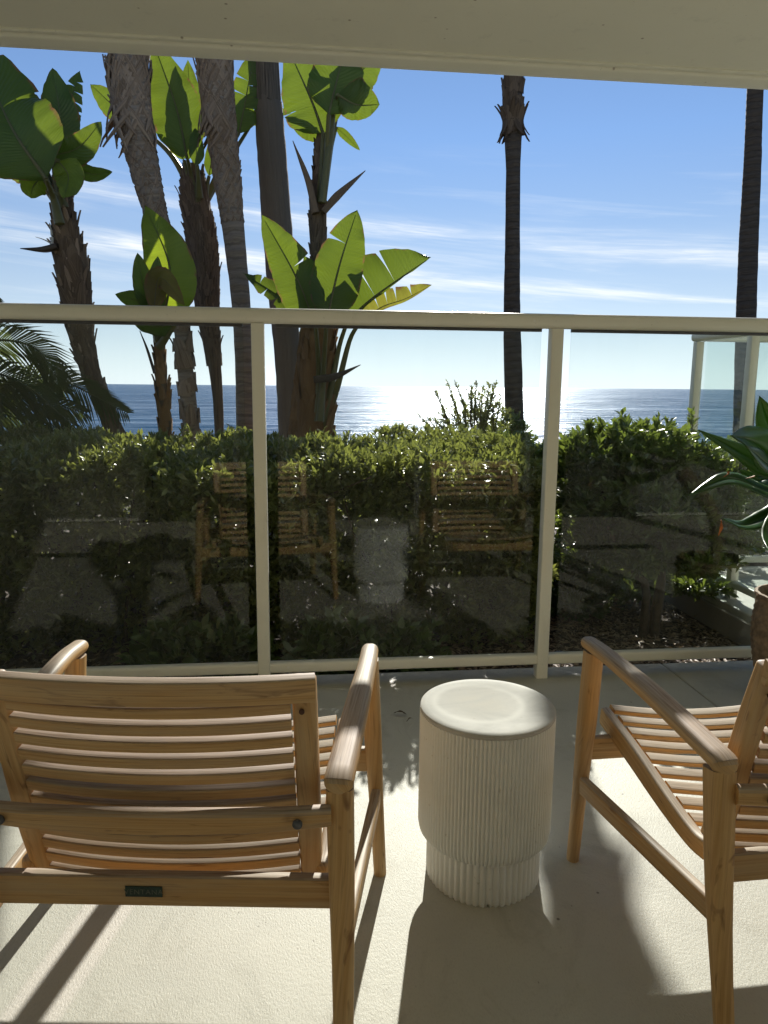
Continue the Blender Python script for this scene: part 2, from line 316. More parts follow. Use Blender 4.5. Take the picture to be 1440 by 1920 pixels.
df = nd(t, 'ShaderNodeBsdfDiffuse'); lk(t, c, df.inputs[0]); gl = nd(t, 'ShaderNodeBsdfGlossy'); gl.inputs['Roughness'].default_value = .22
gl.inputs[0].default_value = (.84, .90, 1.0, 1)
lk(t, bm.outputs[0], gl.inputs['Normal'])
mx = nd(t, 'ShaderNodeMixShader'); lk(t, math_(t, 'MULTIPLY', math_(t, 'MULTIPLY', math_(t, 'MINIMUM', fr.outputs[0], .80), math_(t, 'MULTIPLY', ramp(t, swell, [(.35, .5), (.65, 1)]), ramp(t, chop, [(.40, .16), (.60, 1)]))), math_(t, 'SUBTRACT', 1, foam)), mx.inputs[0]); lk(t, df.outputs[0], mx.inputs[1]); lk(t, gl.outputs[0], mx.inputs[2])
lk(t, mx.outputs[0], o.inputs[0]); M['sea'] = m

# ------------------------------------------------------------------ mesh helpers
def tag(o, label=None, cat=None, group=None, kind=None):
    if label: o['label'] = label
    if cat: o['category'] = cat
    if group: o['group'] = group
    if kind: o['kind'] = kind
    return o
class MB:
    def __init__(s): s.v = []; s.f = []; s.uv = []; s.n = 0
    def add(s, V, F, UV=None):          # V list of verts, F faces (local ids), UV per vertex
        s.v.extend([tuple(p) for p in V]); s.f.extend([tuple(i+s.n for i in f) for f in F])
        s.uv.extend(UV if UV is not None else [(p[0], p[1]) for p in V]); s.n += len(V); return s
    def box(s, x0, x1, y0, y1, z0, z1):
        V = [(x, y, z) for x in (x0, x1) for y in (y0, y1) for z in (z0, z1)]
        F = [(0, 1, 3, 2), (4, 6, 7, 5), (0, 4, 5, 1), (2, 3, 7, 6), (0, 2, 6, 4), (1, 5, 7, 3)]
        return s.add(V, F)
    def build(s, name, material, parent=None, smooth=None, bevel=0, mats=None):
        me = bpy.data.meshes.new(name); me.from_pydata(s.v, [], s.f)
        ul = me.uv_layers.new(name='UVMap')
        idx = np.empty(len(me.loops), dtype=np.int32); me.loops.foreach_get('vertex_index', idx)
        ul.data.foreach_set('uv', np.array(s.uv, dtype=np.float32)[idx].ravel())
        me.materials.append(material)
        if smooth is not None:
            me.shade_smooth(); me.set_sharp_from_angle(angle=radians(smooth))
        me.update()
        o = bpy.data.objects.new(name, me); COL.objects.link(o)
        if parent: o.parent = parent
        if bevel:
            b = o.modifiers.new('bevel', 'BEVEL'); b.width = bevel; b.segments = 2; b.limit_method = 'ANGLE'
        return o
def empty(name, loc=(0, 0, 0), rz=0):
    o = bpy.data.objects.new(name, None); COL.objects.link(o); o.location = loc; o.rotation_euler = (0, 0, rz); o.empty_display_size = .1
    return o
def catmull(pts, n):
    pts = [Vector(p) for p in pts]
    if len(pts) == 2: return [pts[0].lerp(pts[1], i/n) for i in range(n+1)]
    out = []; k = len(pts)-1
    for i in range(n+1):
        t = i/n*k; a = min(int(t), k-1); f = t-a
        p0 = pts[max(a-1, 0)] if a > 0 else pts[0]*2-pts[1]; p1, p2 = pts[a], pts[a+1]
        p3 = pts[a+2] if a+2 <= k else pts[k]*2-pts[k-1]
        out.append(.5*((2*p1)+(p2-p0)*f+(2*p0-5*p1+4*p2-p3)*f*f+(3*p1-p0-3*p2+p3)*f**3))
    return out
def lerpl(L, t):
    if not isinstance(L, (list, tuple)): return L
    k = len(L)-1; a = min(int(t*k), k-1); f = t*k-a
    return L[a]*(1-f)+L[a+1]*f
def rrect(w, h, r, seg=3):              # rounded rectangle outline, ccw
    r = min(r, w/2-1e-4, h/2-1e-4); out = []
    for cx, cy, a0 in ((w/2-r, h/2-r, 0), (-w/2+r, h/2-r, pi/2), (-w/2+r, -h/2+r, pi), (w/2-r, -h/2+r, 1.5*pi)):
        for i in range(seg+1):
            a = a0+pi/2*i/seg; out.append((cx+r*cos(a), cy+r*sin(a)))
    return out
def sweep(mb, pts, w, h, r=.006, up=(0, 0, 1), n=None, capr=0, seg=3):
    """rounded bar along pts; w across (side), h along up. w,h may be lists; capr rounds the ends"""
    P = catmull(pts, n) if n else [Vector(p) for p in pts]
    up = Vector(up); N = len(P)-1
    L = [0]
    for i in range(N): L.append(L[-1]+(P[i+1]-P[i]).length)
    tot = L[-1]; st = []
    for i in range(N+1): st.append((P[i], L[i]/tot, 1.0, L[i]))
    if capr:
        d0 = (P[0]-P[1]).normalized(); d1 = (P[-1]-P[-2]).normalized()
        A = [(P[0]+d0*capr*sin(a), 0, max(cos(a), .12), 0) for a in (pi/2*.97, pi*.38, pi*.25, pi*.12)]
        B = [(P[-1]+d1*capr*sin(a), 1, max(cos(a), .12), tot) for a in (pi*.12, pi*.25, pi*.38, pi/2*.97)]
        st = A+st+B
    V = []; UV = []; K = None
    for i, (p, t, s, l) in enumerate(st):
        a = st[max(i-1, 0)][0]; b = st[min(i+1, len(st)-1)][0]; d = (b-a).normalized()
        side = d.cross(up).normalized(); u2 = side.cross(d).normalized()
        sec = rrect(lerpl(w, t)*s, lerpl(h, t)*s, r*s, seg); K = len(sec); acc = 0
        for j, (x, y) in enumerate(sec):
            V.append(p+side*x+u2*y)
            if j: acc += math.hypot(x-sec[j-1][0], y-sec[j-1][1])
            UV.append((l, acc))
    F = []
    for i in range(len(st)-1):
        for j in range(K):
            k = (j+1) % K; F.append((i*K+j, i*K+k, (i+1)*K+k, (i+1)*K+j))
    F.append(tuple(range(K-1, -1, -1))); F.append(tuple((len(st)-1)*K+j for j in range(K)))
    mb.add(V, F, UV); return mb
def tube(mb, pts, rad, seg=12, n=None, wob=0, cap=True):
    P = catmull(pts, n) if n else [Vector(p) for p in pts]; N = len(P)-1
    V = []; UV = []; l = 0
    for i, p in enumerate(P):
        d = (P[min(i+1, N)]-P[max(i-1, 0)]).normalized()
        ref = Vector((0, 1, 0)) if abs(d.y) < .9 else Vector((1, 0, 0))
        s = d.cross(ref).normalized(); u = s.cross(d)
        if i: l += (P[i]-P[i-1]).length
        for j in range(seg):
            a = 2*pi*j/seg; R = lerpl(rad, i/N)*(1+wob*(random.random()-.5))
            V.append(p+s*R*cos(a)+u*R*sin(a)); UV.append((l, abs(a-pi)/pi*R*3.1))
    F = [(i*seg+j, i*seg+(j+1) % seg, (i+1)*seg+(j+1) % seg, (i+1)*seg+j) for i in range(N) for j in range(seg)]
    if cap: F.append(tuple(range(seg-1, -1, -1))); F.append(tuple(N*seg+j for j in range(seg)))
    mb.add(V, F, UV); return mb
def lathe(mb, prof, seg=64, center=(0, 0, 0), fn=None):
    V = []; UV = []
    for k, (r, z) in enumerate(prof):
        for j in range(seg):
            a = 2*pi*j/seg; R = fn(r, z, a, k) if fn else r
            V.append((center[0]+R*cos(a), center[1]+R*sin(a), center[2]+z)); UV.append((z, a*r))
    F = [(i*seg+j, i*seg+(j+1) % seg, (i+1)*seg+(j+1) % seg, (i+1)*seg+j) for i in range(len(prof)-1) for j in range(seg)]
    F.append(tuple(range(seg-1, -1, -1))); F.append(tuple((len(prof)-1)*seg+j for j in range(seg)))
    mb.add(V, F, UV); return mb
def np_mesh(name, V, F, material, parent=None, uv=None):
    me = bpy.data.meshes.new(name); nv, nf, k = len(V), len(F), F.shape[1]
    me.vertices.add(nv); me.vertices.foreach_set('co', V.astype(np.float32).ravel())
    me.loops.add(nf*k); me.loops.foreach_set('vertex_index', F.astype(np.int32).ravel())
    me.polygons.add(nf); me.polygons.foreach_set('loop_start', (np.arange(nf)*k).astype(np.int32))
    me.update(calc_edges=True); me.validate(); me.materials.append(material)
    o = bpy.data.objects.new(name, me); COL.objects.link(o)
    if parent: o.parent = parent
    return o
def leaf_cloud(P, D, Nn, Ls, Ws, curl=.15):
    """many small folded leaves: base P, direction D, normal hint Nn, length, width"""
    D = D/np.linalg.norm(D, axis=1)[:, None]; Sd = np.cross(D, Nn); Sd /= np.linalg.norm(Sd, axis=1)[:, None]+1e-9
    Nn = np.cross(Sd, D); L = Ls[:, None]; Wd = Ws[:, None]
    b = P; m1 = P+D*L*.55-Nn*L*0; tip = P+D*L-Nn*L*curl
    s1 = P+D*L*.60+Sd*Wd*.5+Nn*Wd*.18; s2 = P+D*L*.60-Sd*Wd*.5+Nn*Wd*.18
    V = np.stack([b, s1, m1, s2, tip], 1).reshape(-1, 3)
    i = (np.arange(len(P))*5)[:, None]
    F = np.concatenate([i+np.array([[0, 2, 1]]), i+np.array([[0, 3, 2]]), i+np.array([[1, 2, 4]]), i+np.array([[2, 3, 4]])])
    return V, F
def rosettes(C, A, nl, L, Wd, spread=.9):
    """shoot tips at C pointing along A, nl leaves each"""
    n = len(C); A = A/np.linalg.norm(A, axis=1)[:, None]
    C = np.repeat(C, nl, 0); A2 = np.repeat(A, nl, 0); R = rng.normal(size=C.shape); R -= (R*A2).sum(1)[:, None]*A2
    R /= np.linalg.norm(R, axis=1)[:, None]; k = rng.uniform(.25, 1.25, (len(C), 1))*spread
    D = A2+R*k; P = C-A2*rng.uniform(0, L*.9, (len(C), 1))
    Ls = rng.uniform(.65, 1.15, len(C))*L; Ws = Ls*Wd/L*rng.uniform(.8, 1.15, len(C))
    return leaf_cloud(P, D, A2*.6+np.array([0, 0, .5])+rng.normal(size=A2.shape)*.45, Ls, Ws)

# ------------------------------------------------------------------ setting: ground, deck, sea
mb = MB()
xs = [-9000, -60, -20, 0, 20, 60, 9000]; ys = [-9000, -40, 2.0, 11.5, 15, 26, 40, 46]; zs = [-.16, -.16, -.16, -.16, -1.2, -3.6, -4.4, -6]
V = [(x, y, z) for y, z in zip(ys, zs) for x in xs]; n = len(xs)
F = [(j*n+i, j*n+i+1, (j+1)*n+i+1, (j+1)*n+i) for j in range(len(ys)-1) for i in range(n-1)]
tag(mb.add(V, F).build('ground', M['soil']), kind='structure')
tag(MB().add([(-45000, 33, -4.5), (45000, 33, -4.5), (45000, 60000, -4.5), (-45000, 60000, -4.5)], [(0, 1, 2, 3)]).build('sea', M['sea']), kind='structure')
dk = empty('deck', (0, 0, 0)); tag(dk, kind='structure')
MB().box(-3.2, 1.637, -.9, 3.095, -.3, 0).build('slab', M['deck'], dk, bevel=.006)
MB().box(1.643, 5.5, -.9, 3.095, -.3, 0).build('slab', M['deck'], dk, bevel=.006)
nb = empty('neighbour_patio', (0, 0, 0)); tag(nb, kind='structure')
MB().box(2.45, 7.0, 3.11, 4.78, -.3, .02).build('slab', M['deck'], nb, bevel=.01)
MB().box(2.42, 2.447, 3.11, 4.78, -.3, -.02).build('edging', M['concrete'], nb)
# building above and behind
ce = empty('ceiling', (0, 0, 2.57)); tag(ce, kind='structure')
MB().box(-3.2, 7.0, -.95, 3.21, 0, .3).build('soffit', M['ceiling'], ce)
sweep(MB(), [(-3.2, 3.268, .14), (7.0, 3.268, .14)], .112, .32, .012).build('drip_edge', M['ceiling'], ce, smooth=40)
sweep(MB(), [(-3.2, 3.196, -.003), (7.0, 3.196, -.003)], .026, .012, .004).build('caulk_bead', M['ceiling'], ce, smooth=40)
WY = -.95
wl = empty('back_wall', (0, WY, 0)); tag(wl, kind='structure')
MB().box(-3.2, -1.5, -.2, 0, 0, 2.565).build('wall_panel', M['stucco'], wl)
MB().box(3.3, 7.0, -.2, 0, 0, 2.565).build('wall_panel', M['stucco'], wl)
MB().box(-1.5, 3.3, -.2, 0, 2.2, 2.565).build('wall_panel', M['stucco'], wl)
tag(MB().box(-3.42, -3.2, -1.15, 3.1, -.3, 2.87).build('side_wall', M['stucco']), kind='structure')
rm = empty('room', (0, WY-.2, 0)); tag(rm, kind='structure')
MB().box(-3.2, 4, -3.995, -.002, -.3, -.01).build('floor', M['dark'], rm)
MB().box(-3.2, 4, -4.1, -4, -.3, 2.6).build('rear_wall', M['dark'], rm)
MB().box(-3.3, -3.2, -4, 0, -.3, 2.6).build('partition', M['dark'], rm)
MB().box(4, 4.1, -4, 0, -.3, 2.6).build('partition', M['dark'], rm)
MB().box(-3.3, 4.1, -4.1, 0, 2.57, 2.7).build('ceiling_panel', M['dark'], rm)
dr = empty('sliding_door', (0, WY, 0)); tag(dr, 'white framed sliding glass door standing open behind the chairs', 'door')
for x in (-1.49, -.62, 1.10, 2.18, 3.27): sweep(MB(), [(x, -.08, 0), (x, -.08, 2.2)], .06, .05, .005, up=(0, 1, 0)).build('frame', M['white'], dr)
sweep(MB(), [(-1.45, -.08, 2.17), (3.24, -.08, 2.17)], .06, .06, .005).build('frame', M['white'], dr)
for x0, x1 in ((-1.46, -.65), (1.13, 2.15), (2.21, 3.24)): MB().box(x0, x1, -.085, -.077, .05, 2.13).build('pane', M['doorglass'], dr)
def curtain(x0, x1, label):
    mb = MB(); V = []; F = []; n = 70
    for i in range(n+1):
        x = x0+(x1-x0)*i/n; y = WY-.30+.03*sin(i*1.15)+.01*sin(i*.37)
        for z in (.02, 1.1, 2.18): V.append((x, y+random.uniform(-.003, .003), z))
    for i in range(n):
        for k in range(2): F.append((i*3+k, i*3+k+1, (i+1)*3+k+1, (i+1)*3+k))
    o = mb.add(V, F).build('curtain', M['curtain'], smooth=60)
    sm = o.modifiers.new('solid', 'SOLIDIFY'); sm.thickness = .003
    return tag(o, label, 'curtain', 'curtains of the sliding door')
curtain(-1.35, -.75, 'white linen curtain gathered at the left side of the sliding door')
curtain(2.7, 3.2, 'white linen curtain gathered at the right side of the sliding door')

# ------------------------------------------------------------------ glass railing
RY = 2.99; PX = [-1.366, -.168, 1.029, 2.226]
rl = empty('glass_railing', (0, RY, 0)); tag(rl, 'cream metal railing with glass panels along the deck edge behind the chairs', 'railing')
mb = MB(); sweep(mb, [(-3.2, 0, 1.515), (3.4, 0, 1.515)], .075, .058, .024, seg=5); mb.build('top_rail', M['rail'], rl, smooth=50)
def post(x, y, z0, z1, par):
    mb = MB(); sweep(mb, [(x, y, z0), (x, y, z1)], .05, .05, .004, up=(0, 1, 0)); return mb.build('post', M['rail'], par, smooth=50)
for x in PX+[-2.55]: post(x, 0, -.0, 1.486, rl)
xs = [-3.2]+[-2.55]+PX+[3.4]
for a, b in zip(xs[:-1], xs[1:]):
    mb = MB(); sweep(mb, [(a+.0255, 0, .083), (b-.0255, 0, .083)], .045, .045, .012, seg=4); mb.build('bottom_rail', M['rail'], rl, smooth=50)
    MB().box(a+.068, b-.058, .008, .016, .108, 1.483).build('glass_panel', M['glass'], rl)
    sweep(MB(), [(a+.068, .012, 1.480), (b-.058, .012, 1.480)], .016, .012, .002).build('gasket', M['bolt'], rl)
nr = empty('side_railing', (2.51, 0, .02)); tag(nr, 'shorter cream railing with greenish glass round the neighbouring patio on the right', 'railing')
ny = [3.12, 4.03, 4.62]
for y in ny: post(0.03, y, 0, 1.53, nr)
for x in (1.25, 2.5): post(x, 4.62, 0, 1.53, nr)
mb = MB(); sweep(mb, [(.03, 3.06, 1.56), (.03, 4.655, 1.56)], .07, .055, .022, seg=5); mb.build('top_rail', M['rail'], nr, smooth=50)
mb = MB(); sweep(mb, [(.068, 4.62, 1.56), (3.9, 4.62, 1.56)], .07, .055, .022, seg=5); mb.build('top_rail', M['rail'], nr, smooth=50)
for a, b in zip(ny[:-1], ny[1:]):
    mb = MB(); sweep(mb, [(.03, a+.026, .09), (.03, b-.026, .09)], .045, .045, .012, seg=4); mb.build('bottom_rail', M['rail'], nr, smooth=50)
    MB().box(.026, .034, a+.06, b-.06, .115, 1.53).build('glass_panel', M['glass2'], nr)
for a, b in ((.03, 1.25), (1.25, 2.5)):
    mb = MB(); sweep(mb, [(a+.026, 4.62, .09), (b-.026, 4.62, .09)], .045, .045, .012, seg=4); mb.build('bottom_rail', M['rail'], nr, smooth=50)
    MB().box(a+.06, b-.06, 4.616, 4.624, .115, 1.53).build('glass_panel', M['glass2'], nr)

# ------------------------------------------------------------------ lounge chairs
def make_chair(loc, rz, label):
    r = empty('lounge_chair', loc, rz); tag(r, label, 'chair', 'slatted teak lounge chairs facing the sea')
    wd = M['wood']
    for s in (-1, 1):
        # legs
        mb = MB(); sweep(mb, [(s*.400, -.015, .0), (s*.399, -.014, .02), (s*.385, -.008, .27), (s*.368, 0, .578)], [.032, .036, .044, .046], [.034, .038, .05, .05], .016, up=(0, 1, 0), n=10, seg=4)
        l = mb.build('leg', wd, r, smooth=40)
        mb = MB(); sweep(mb, [(s*.347, -.635, .0), (s*.346, -.625, .03), (s*.340, -.56, .28), (s*.332, -.512, .530)], [.034, .038, .046, .05], [.036, .04, .052, .058], .016, up=(0, 1, 0), n=10, seg=4)
        l2 = mb.build('leg', wd, r, smooth=40)
        for (lg, c, ax) in ((l2, (s*.333, -.5445, .492), 1),):
            mb = MB(); tube(mb, [(c[0], c[1]+.005, c[2]), (c[0], c[1]-.0006, c[2])], .0045, 10); mb.build('plug', M['plug'], lg)
        # arm: rounded paddle sloping gently to the back
        mb = MB(); sweep(mb, [(s*.369, .028, .592), (s*.366, -.08, .595), (s*.352, -.28, .582), (s*.333, -.50, .552), (s*.331, -.522, .546)],
                         [.043, .046, .052, .055, .055], [.032, .034, .036, .036, .036], .017, n=16, capr=.024, seg=5)
        mb.build('arm', wd, r, smooth=40)
        # side stretcher
        mb = MB(); sweep(mb, [(s*.388, -.03, .222), (s*.345, -.555, .258)], .024, .048, .007); mb.build('stretcher', wd, r, smooth=40)
        # seat side plank
        mb = MB(); sweep(mb, [(s*.300, .055, .372), (s*.298, -.12, .345), (s*.296, -.28, .314), (s*.294, -.385, .300), (s*.292, -.435, .303)],
                         .026, [.052, .056, .056, .050, .044], .007, n=14, capr=.012); mb.build('seat_rail', wd, r, smooth=40)
        # back stile
        mb = MB(); sweep(mb, [(s*.268, -.408, .287), (s*.269, -.428, .35), (s*.270, -.462, .46), (s*.271, -.505, .62), (s*.272, -.543, .748)],
                         [.040, .042, .042, .042, .042], [.042, .046, .040, .036, .028], .007, up=(0, 1, 0), n=14, capr=.008)
        st = mb.build('back_stile', wd, r, smooth=40)
        mb = MB(); tube(mb, [(s*.268, -.5455, .690), (s*.268, -.5485, .690)], .005, 10); mb.build('plug', M['plug'], st)
    # seat slats, sagging in the middle
    for k in range(9):
        t = k/8; v = .052-.405*t; w = .392-.072*t**1.05
        pts = [(u*.282, v, w-.026*(1-(u*u))) for u in (-1, -.66, -.33, 0, .33, .66, 1)]
        mb = MB(); sweep(mb, pts, .034, .013, .004, n=14, up=(0, -.12, 1)); mb.build('seat_slat', wd, r, smooth=40)
    # back slats bowed to the rear; the crest is tall
    def bslat(c, h, d, bow, half, name):
        pts = [(u*half, c[1]-bow*(1-u*u), c[0]) for u in (-1, -.75, -.5, -.25, 0, .25, .5, .75, 1)]
        mb = MB(); sweep(mb, pts, d, h, .004, n=20, up=(0, -.27, 1)); mb.build(name, wd, r, smooth=40)
    def bv(w): return -.405-(w-.28)*.285-.02
    bslat((.741, bv(.741)-.004), .050, .022, .030, .2925, 'crest_rail')
    for k in range(12):
        w = .699-.0362*k
        bslat((w, bv(w)+.004), .024, .022, .030, .247, 'back_slat')
    # rear bar the back leans on, with bolts
    mb = MB(); sweep(mb, [(-.318, -.545, .494), (-.2, -.560, .492), (0, -.566, .490), (.2, -.560, .492), (.318, -.545, .494)], .032, [.038, .045, .048, .045, .038], .014, n=10, seg=4)
    bar = mb.build('rear_bar', wd, r, smooth=40)
    for s in (-1, 1):
        mb = MB(); lathe(mb, [(.009, 0), (.009, .004), (.006, .006), (.002, .0065)], 14); b = mb.build('bolt', M['bolt'], bar, smooth=40)
        b.location = (s*.262, -.5735, .494); b.rotation_euler = (pi/2, 0, 0)
    # aprons
    mb = MB(); sweep(mb, [(-.325, -.520, .325), (.325, -.520, .325)], .024, .062, .006); ap = mb.build('rear_apron', wd, r, smooth=40)
    mb = MB(); sweep(mb, [(-.37, -.005, .315), (.37, -.005, .315)], .024, .062, .006); mb.build('front_apron', wd, r, smooth=40)
    return r, ap
ch1, ap1 = make_chair((-.205, 1.795, 0), -radians(7), 'slatted teak lounge chair left of the white side table, with green maker plate')
pl = MB(); sweep(pl, [(-.063, -.5335, .327), (.005, -.5335, .327)], .003, .021, .001); plate = pl.build('maker_plate', M['plate'], ap1)
fc = bpy.data.curves.new('lettering', 'FONT'); fc.body = 'VENTANA'; fc.size = .0145; fc.align_x = 'CENTER'; fc.align_y = 'CENTER'; fc.extrude = .0002; fc.space_character = 1.12
fo_ = bpy.data.objects.new('lettering_tmp', fc); COL.objects.link(fo_)
dg = bpy.context.evaluated_depsgraph_get(); me = bpy.data.meshes.new_from_object(fo_.evaluated_get(dg)); bpy.data.objects.remove(fo_)
me.materials.clear(); me.materials.append(M['letter']); lt = bpy.data.objects.new('lettering', me); COL.objects.link(lt)
lt.parent = plate; lt.location = (-.029, -.5355, .327); lt.rotation_euler = (pi/2, 0, 0)
ch2, ap2 = make_chair((1.112, 1.765, 0), radians(1.5), 'slatted teak lounge chair right of the white side table, cut off by the frame edge')

# ------------------------------------------------------------------ side table
tb = empty('side_table', (.458, 1.72, 0)); tag(tb, 'white fluted ceramic drum side table standing between the two lounge chairs', 'side table')
def flute(n, amp): return lambda r, z, a, k: r-amp*(.5-.5*abs(sin(a*n/2)))**1.0*2 if r > .1 else r
mb = MB(); R = .170
prof = [(.10, .112), (R-.028, .112), (R-.012, .118), (R-.003, .130), (R, .146), (R, .22), (R, .30), (R, .38), (R, .440), (R, .447)]
lathe(mb, prof, 864, fn=flute(108, .0050)); mb.build('drum', M['ceramic'], tb, smooth=60)
mb = MB(); prof = [(R-.002, .4475), (R-.001, .449), (R-.001, .457), (R-.003, .4595), (R-.02, .4600), (R-.045, .4592), (R-.055, .4578), (.06, .4572), (.02, .4572), (.004, .4572)]
lathe(mb, prof, 128); mb.build('top', M['ceramic_top'], tb, smooth=60)
mb = MB(); lathe(mb, [(.145, 0), (.1465, .005), (.1465, .010), (.1465, .02), (.1465, .06), (.1465, .1125)], 432, fn=lambda r, z, a, k: flute(54, .0058)(r, z, a, k)-(.010 if (z < .009 and abs(a-4.58) < .022) else 0)); mb.build('plinth', M['ceramic'], tb, smooth=60)

# ------------------------------------------------------------------ big leaves
def big_leaf(name, pts, Wd, material, parent, facing=None, fold=.18, tears=(), prof='paddle', n=22, roll=0, side=(1, 1), rib=True, wav=.015):
    P = catmull(pts, n); tot = sum((P[i+1]-P[i]).length for i in range(n))
    face = Vector(facing) if facing else (Vector((0, 0, EYE))-P[n//2]).normalized()
    V = []; UV = []; F = []; cols = 4
    def wid(t):
        if prof == 'paddle': return max(.02, (sin(min(1, t/.30)*pi/2))**.75)*max(.0, 1-((max(t-.34, 0))/.66)**2.1)**.85
        if prof == 'lance': return max(.02, (.30+.70*sin(min(t/.5, 1)*pi/2)))*max(0, 1-((max(t-.42, 0))/.58)**1.7)
        return max(.02, sin(pi*min(.98, t*.9+.08)))**.9*(1-t*.5)
    frames = []
    for i, p in enumerate(P):
        d = (P[min(i+1, n)]-P[max(i-1, 0)]).normalized(); s = d.cross(face).normalized(); nn = s.cross(d).normalized()
        if roll: 
            q = Matrix.Rotation(roll, 3, d); s = q @ s; nn = q @ nn
        frames.append((p, d, s, nn))
    ph = random.random()*6
    for sg, sw in ((1, side[0]), (-1, side[1])):
        ts = sorted(t for s_, t in tears if s_ == sg); bounds = [0]+ts+[1]
        for a, b in zip(bounds[:-1], bounds[1:]):
            k = max(2, int(round((b-a)*n))); base = len(V); tw = random.uniform(-.16, .16) if ts else 0
            for j in range(k+1):
                t = a+(b-a)*j/k; x = t*n; i0 = min(int(x), n-1); f = x-i0
                ej = random.uniform(-.035, .02); p = frames[i0][0].lerp(frames[i0+1][0], f); d = frames[i0][1].lerp(frames[i0+1][1], f); s = frames[i0][2].lerp(frames[i0+1][2], f); nn = frames[i0][3].lerp(frames[i0+1][3], f)
                w = wid(t)*Wd*.5*sw
                for c in range(cols+1):
                    e = c/cols; g = 0
                    if ts:
                        if a > 0 and j <= 1: g += .02*tot*e*e*(1-j*.5)
                        if b < 1 and j >= k-1: g -= .02*tot*e*e*(1-(k-j)*.5)
                    q = p+s*sg*w*e*(1+(ej if c == cols else 0))*cos(fold)+nn*(w*e*sin(fold)*1.0-w*e*e*.25+w*e*tw+wav*e*e*(sin(t*17+ph+sg)+.6*sin(t*41+ph*2))*Wd*3)+d*(g+.10*w*e*(1 if prof == 'paddle' else 0))
                    V.append(q); UV.append((t*tot, sg*e))
            for j in range(k):
                for c in range(cols):
                    q = [base+j*(cols+1)+c, base+j*(cols+1)+c+1, base+(j+1)*(cols+1)+c+1, base+(j+1)*(cols+1)+c]
                    F.append(tuple(q if sg > 0 else q[::-1]))
    mb = MB(); mb.add(V, F, UV); o = mb.build(name, material, parent, smooth=80)
    if rib:
        mb = MB(); tube(mb, [f[0]-f[3]*Wd*.008 for f in frames[:-1]], [Wd*.028, Wd*.018, Wd*.006], 6); mb.build('midrib', M['petiole'], o, smooth=60)
    return o
def pts_at(L, Y): return [at(p[0], p[1], Y+(p[2] if len(p) > 2 else 0)) for p in L]
def trunk_px(L, Y):                     # [(x, y, half width px, dY)] to path and radii
    return [at(p[0], p[1], Y+(p[3] if len(p) > 3 else 0)) for p in L], [p[2]*px2m(Y)*1.0 for p in L]
def boots(mb, path, rad, rows, per, L, w, flare, style='spiral', t0=0, t1=1, jit=.3, curl=0):
    n = 60; P = catmull(path, n)
    for k in range(rows*per):
        r_ = k//per; t = t0+(t1-t0)*(r_+random.uniform(-.5, .5)*jit)/rows
        t = min(max(t, 0.005), .985); x = t*n; i0 = min(int(x), n-1); p = P[i0].lerp(P[i0+1], x-i0); d = (P[i0+1]-P[i0]).normalized()
        R = lerpl(rad, t); a = 2*pi*((k % per)+.5*(r_ % 2))/per+random.uniform(-.1, .1)
        s = d.cross(Vector((0, 1, 0))).normalized(); u = s.cross(d)
        l = L*random.uniform(.7, 1.25); ww = w*random.uniform(.8, 1.2); fl = flare*random.uniform(.3, 1.4)
        lean = (.62 if (k % 2) else -.62) if style == 'cross' else random.uniform(-.25, .25)
        cur = []
        for q, (tt, hw) in enumerate(((0, .55), (.45, .5), (.8, .38), (1, .12))):
            aa = a+lean*l*tt/R*.8; out = s*cos(aa)+u*sin(aa); tn = (s*-sin(aa)+u*cos(aa)); sd_ = (tn-d*lean*.6).normalized()
            c = p+d*l*tt*.85+out*(R*.985+.004+fl*l*(tt**1.6))
            cur += [c-sd_*ww*hw-out*.006, c+out*ww*.12, c+sd_*ww*hw-out*.006]
        F = []; UV = []
        for q in range(3):
            for e in range(2): F.append((q*3+e, q*3+e+1, q*3+e+4, q*3+e+3))
        ro = random.random()*5
        for q in range(4): UV += [(q*l/3+ro, -ww/2+ro), (q*l/3+ro, ro), (q*l/3+ro, ww/2+ro)]
        mb.add(cur, F, UV)
def extend_down(L, z=-.2):
    return L
def tree(name, L, Y, label, group, material, boot=None, top_ext=None, crown=None, down=True, cat='palm tree', slim=.74):
    path, rad = trunk_px(L, Y)          # listed from top to bottom
    path = path[::-1]; rad = rad[::-1]
    if boot: rad = [r*slim for r in rad]
    if down:
        d = (path[0]-path[1]).normalized() if (path[0]-path[1]).normalized().z < -.3 else Vector((0, 0, -1))
        k = (path[0].z+.25)/max(.3, -d.z); path = [path[0]+d*k, path[0]+d*k*.5]+path; rad = [rad[0]*1.25, rad[0]*1.08]+rad
    if top_ext:
        d = (path[-1]-path[-2]).normalized(); d = (d+Vector((0, 0, .12))).normalized()
        path = path+[path[-1]+d*top_ext]; rad = rad+[rad[-1]*.95]
    root = empty(name, (path[0].x, path[0].y, -.16)); tag(root, label, cat, group)
    off = -root.location
    lp = [p+off for p in path]
    mb = MB(); tube(mb, lp, rad, 20, n=70, wob=.05); tr = mb.build('trunk', material, root, smooth=70)
    if boot:
        for bt in boot:
            mb = MB(); boots(mb, lp, rad, **{k: v for k, v in bt.items() if k != 'mat'}); o = mb.build('leaf_base', bt['mat'], tr, smooth=70); tag(o, kind='stuff')
    if crown:
        top = lp[-1]
        for k in range(crown):
            a = 2*pi*k/crown+random.uniform(-.15, .15); el = random.uniform(-.6, 1.1); Lf = random.uniform(1.5, 1.9)
            fan_frond(top, a, el, Lf, root)
    return root, lp, rad
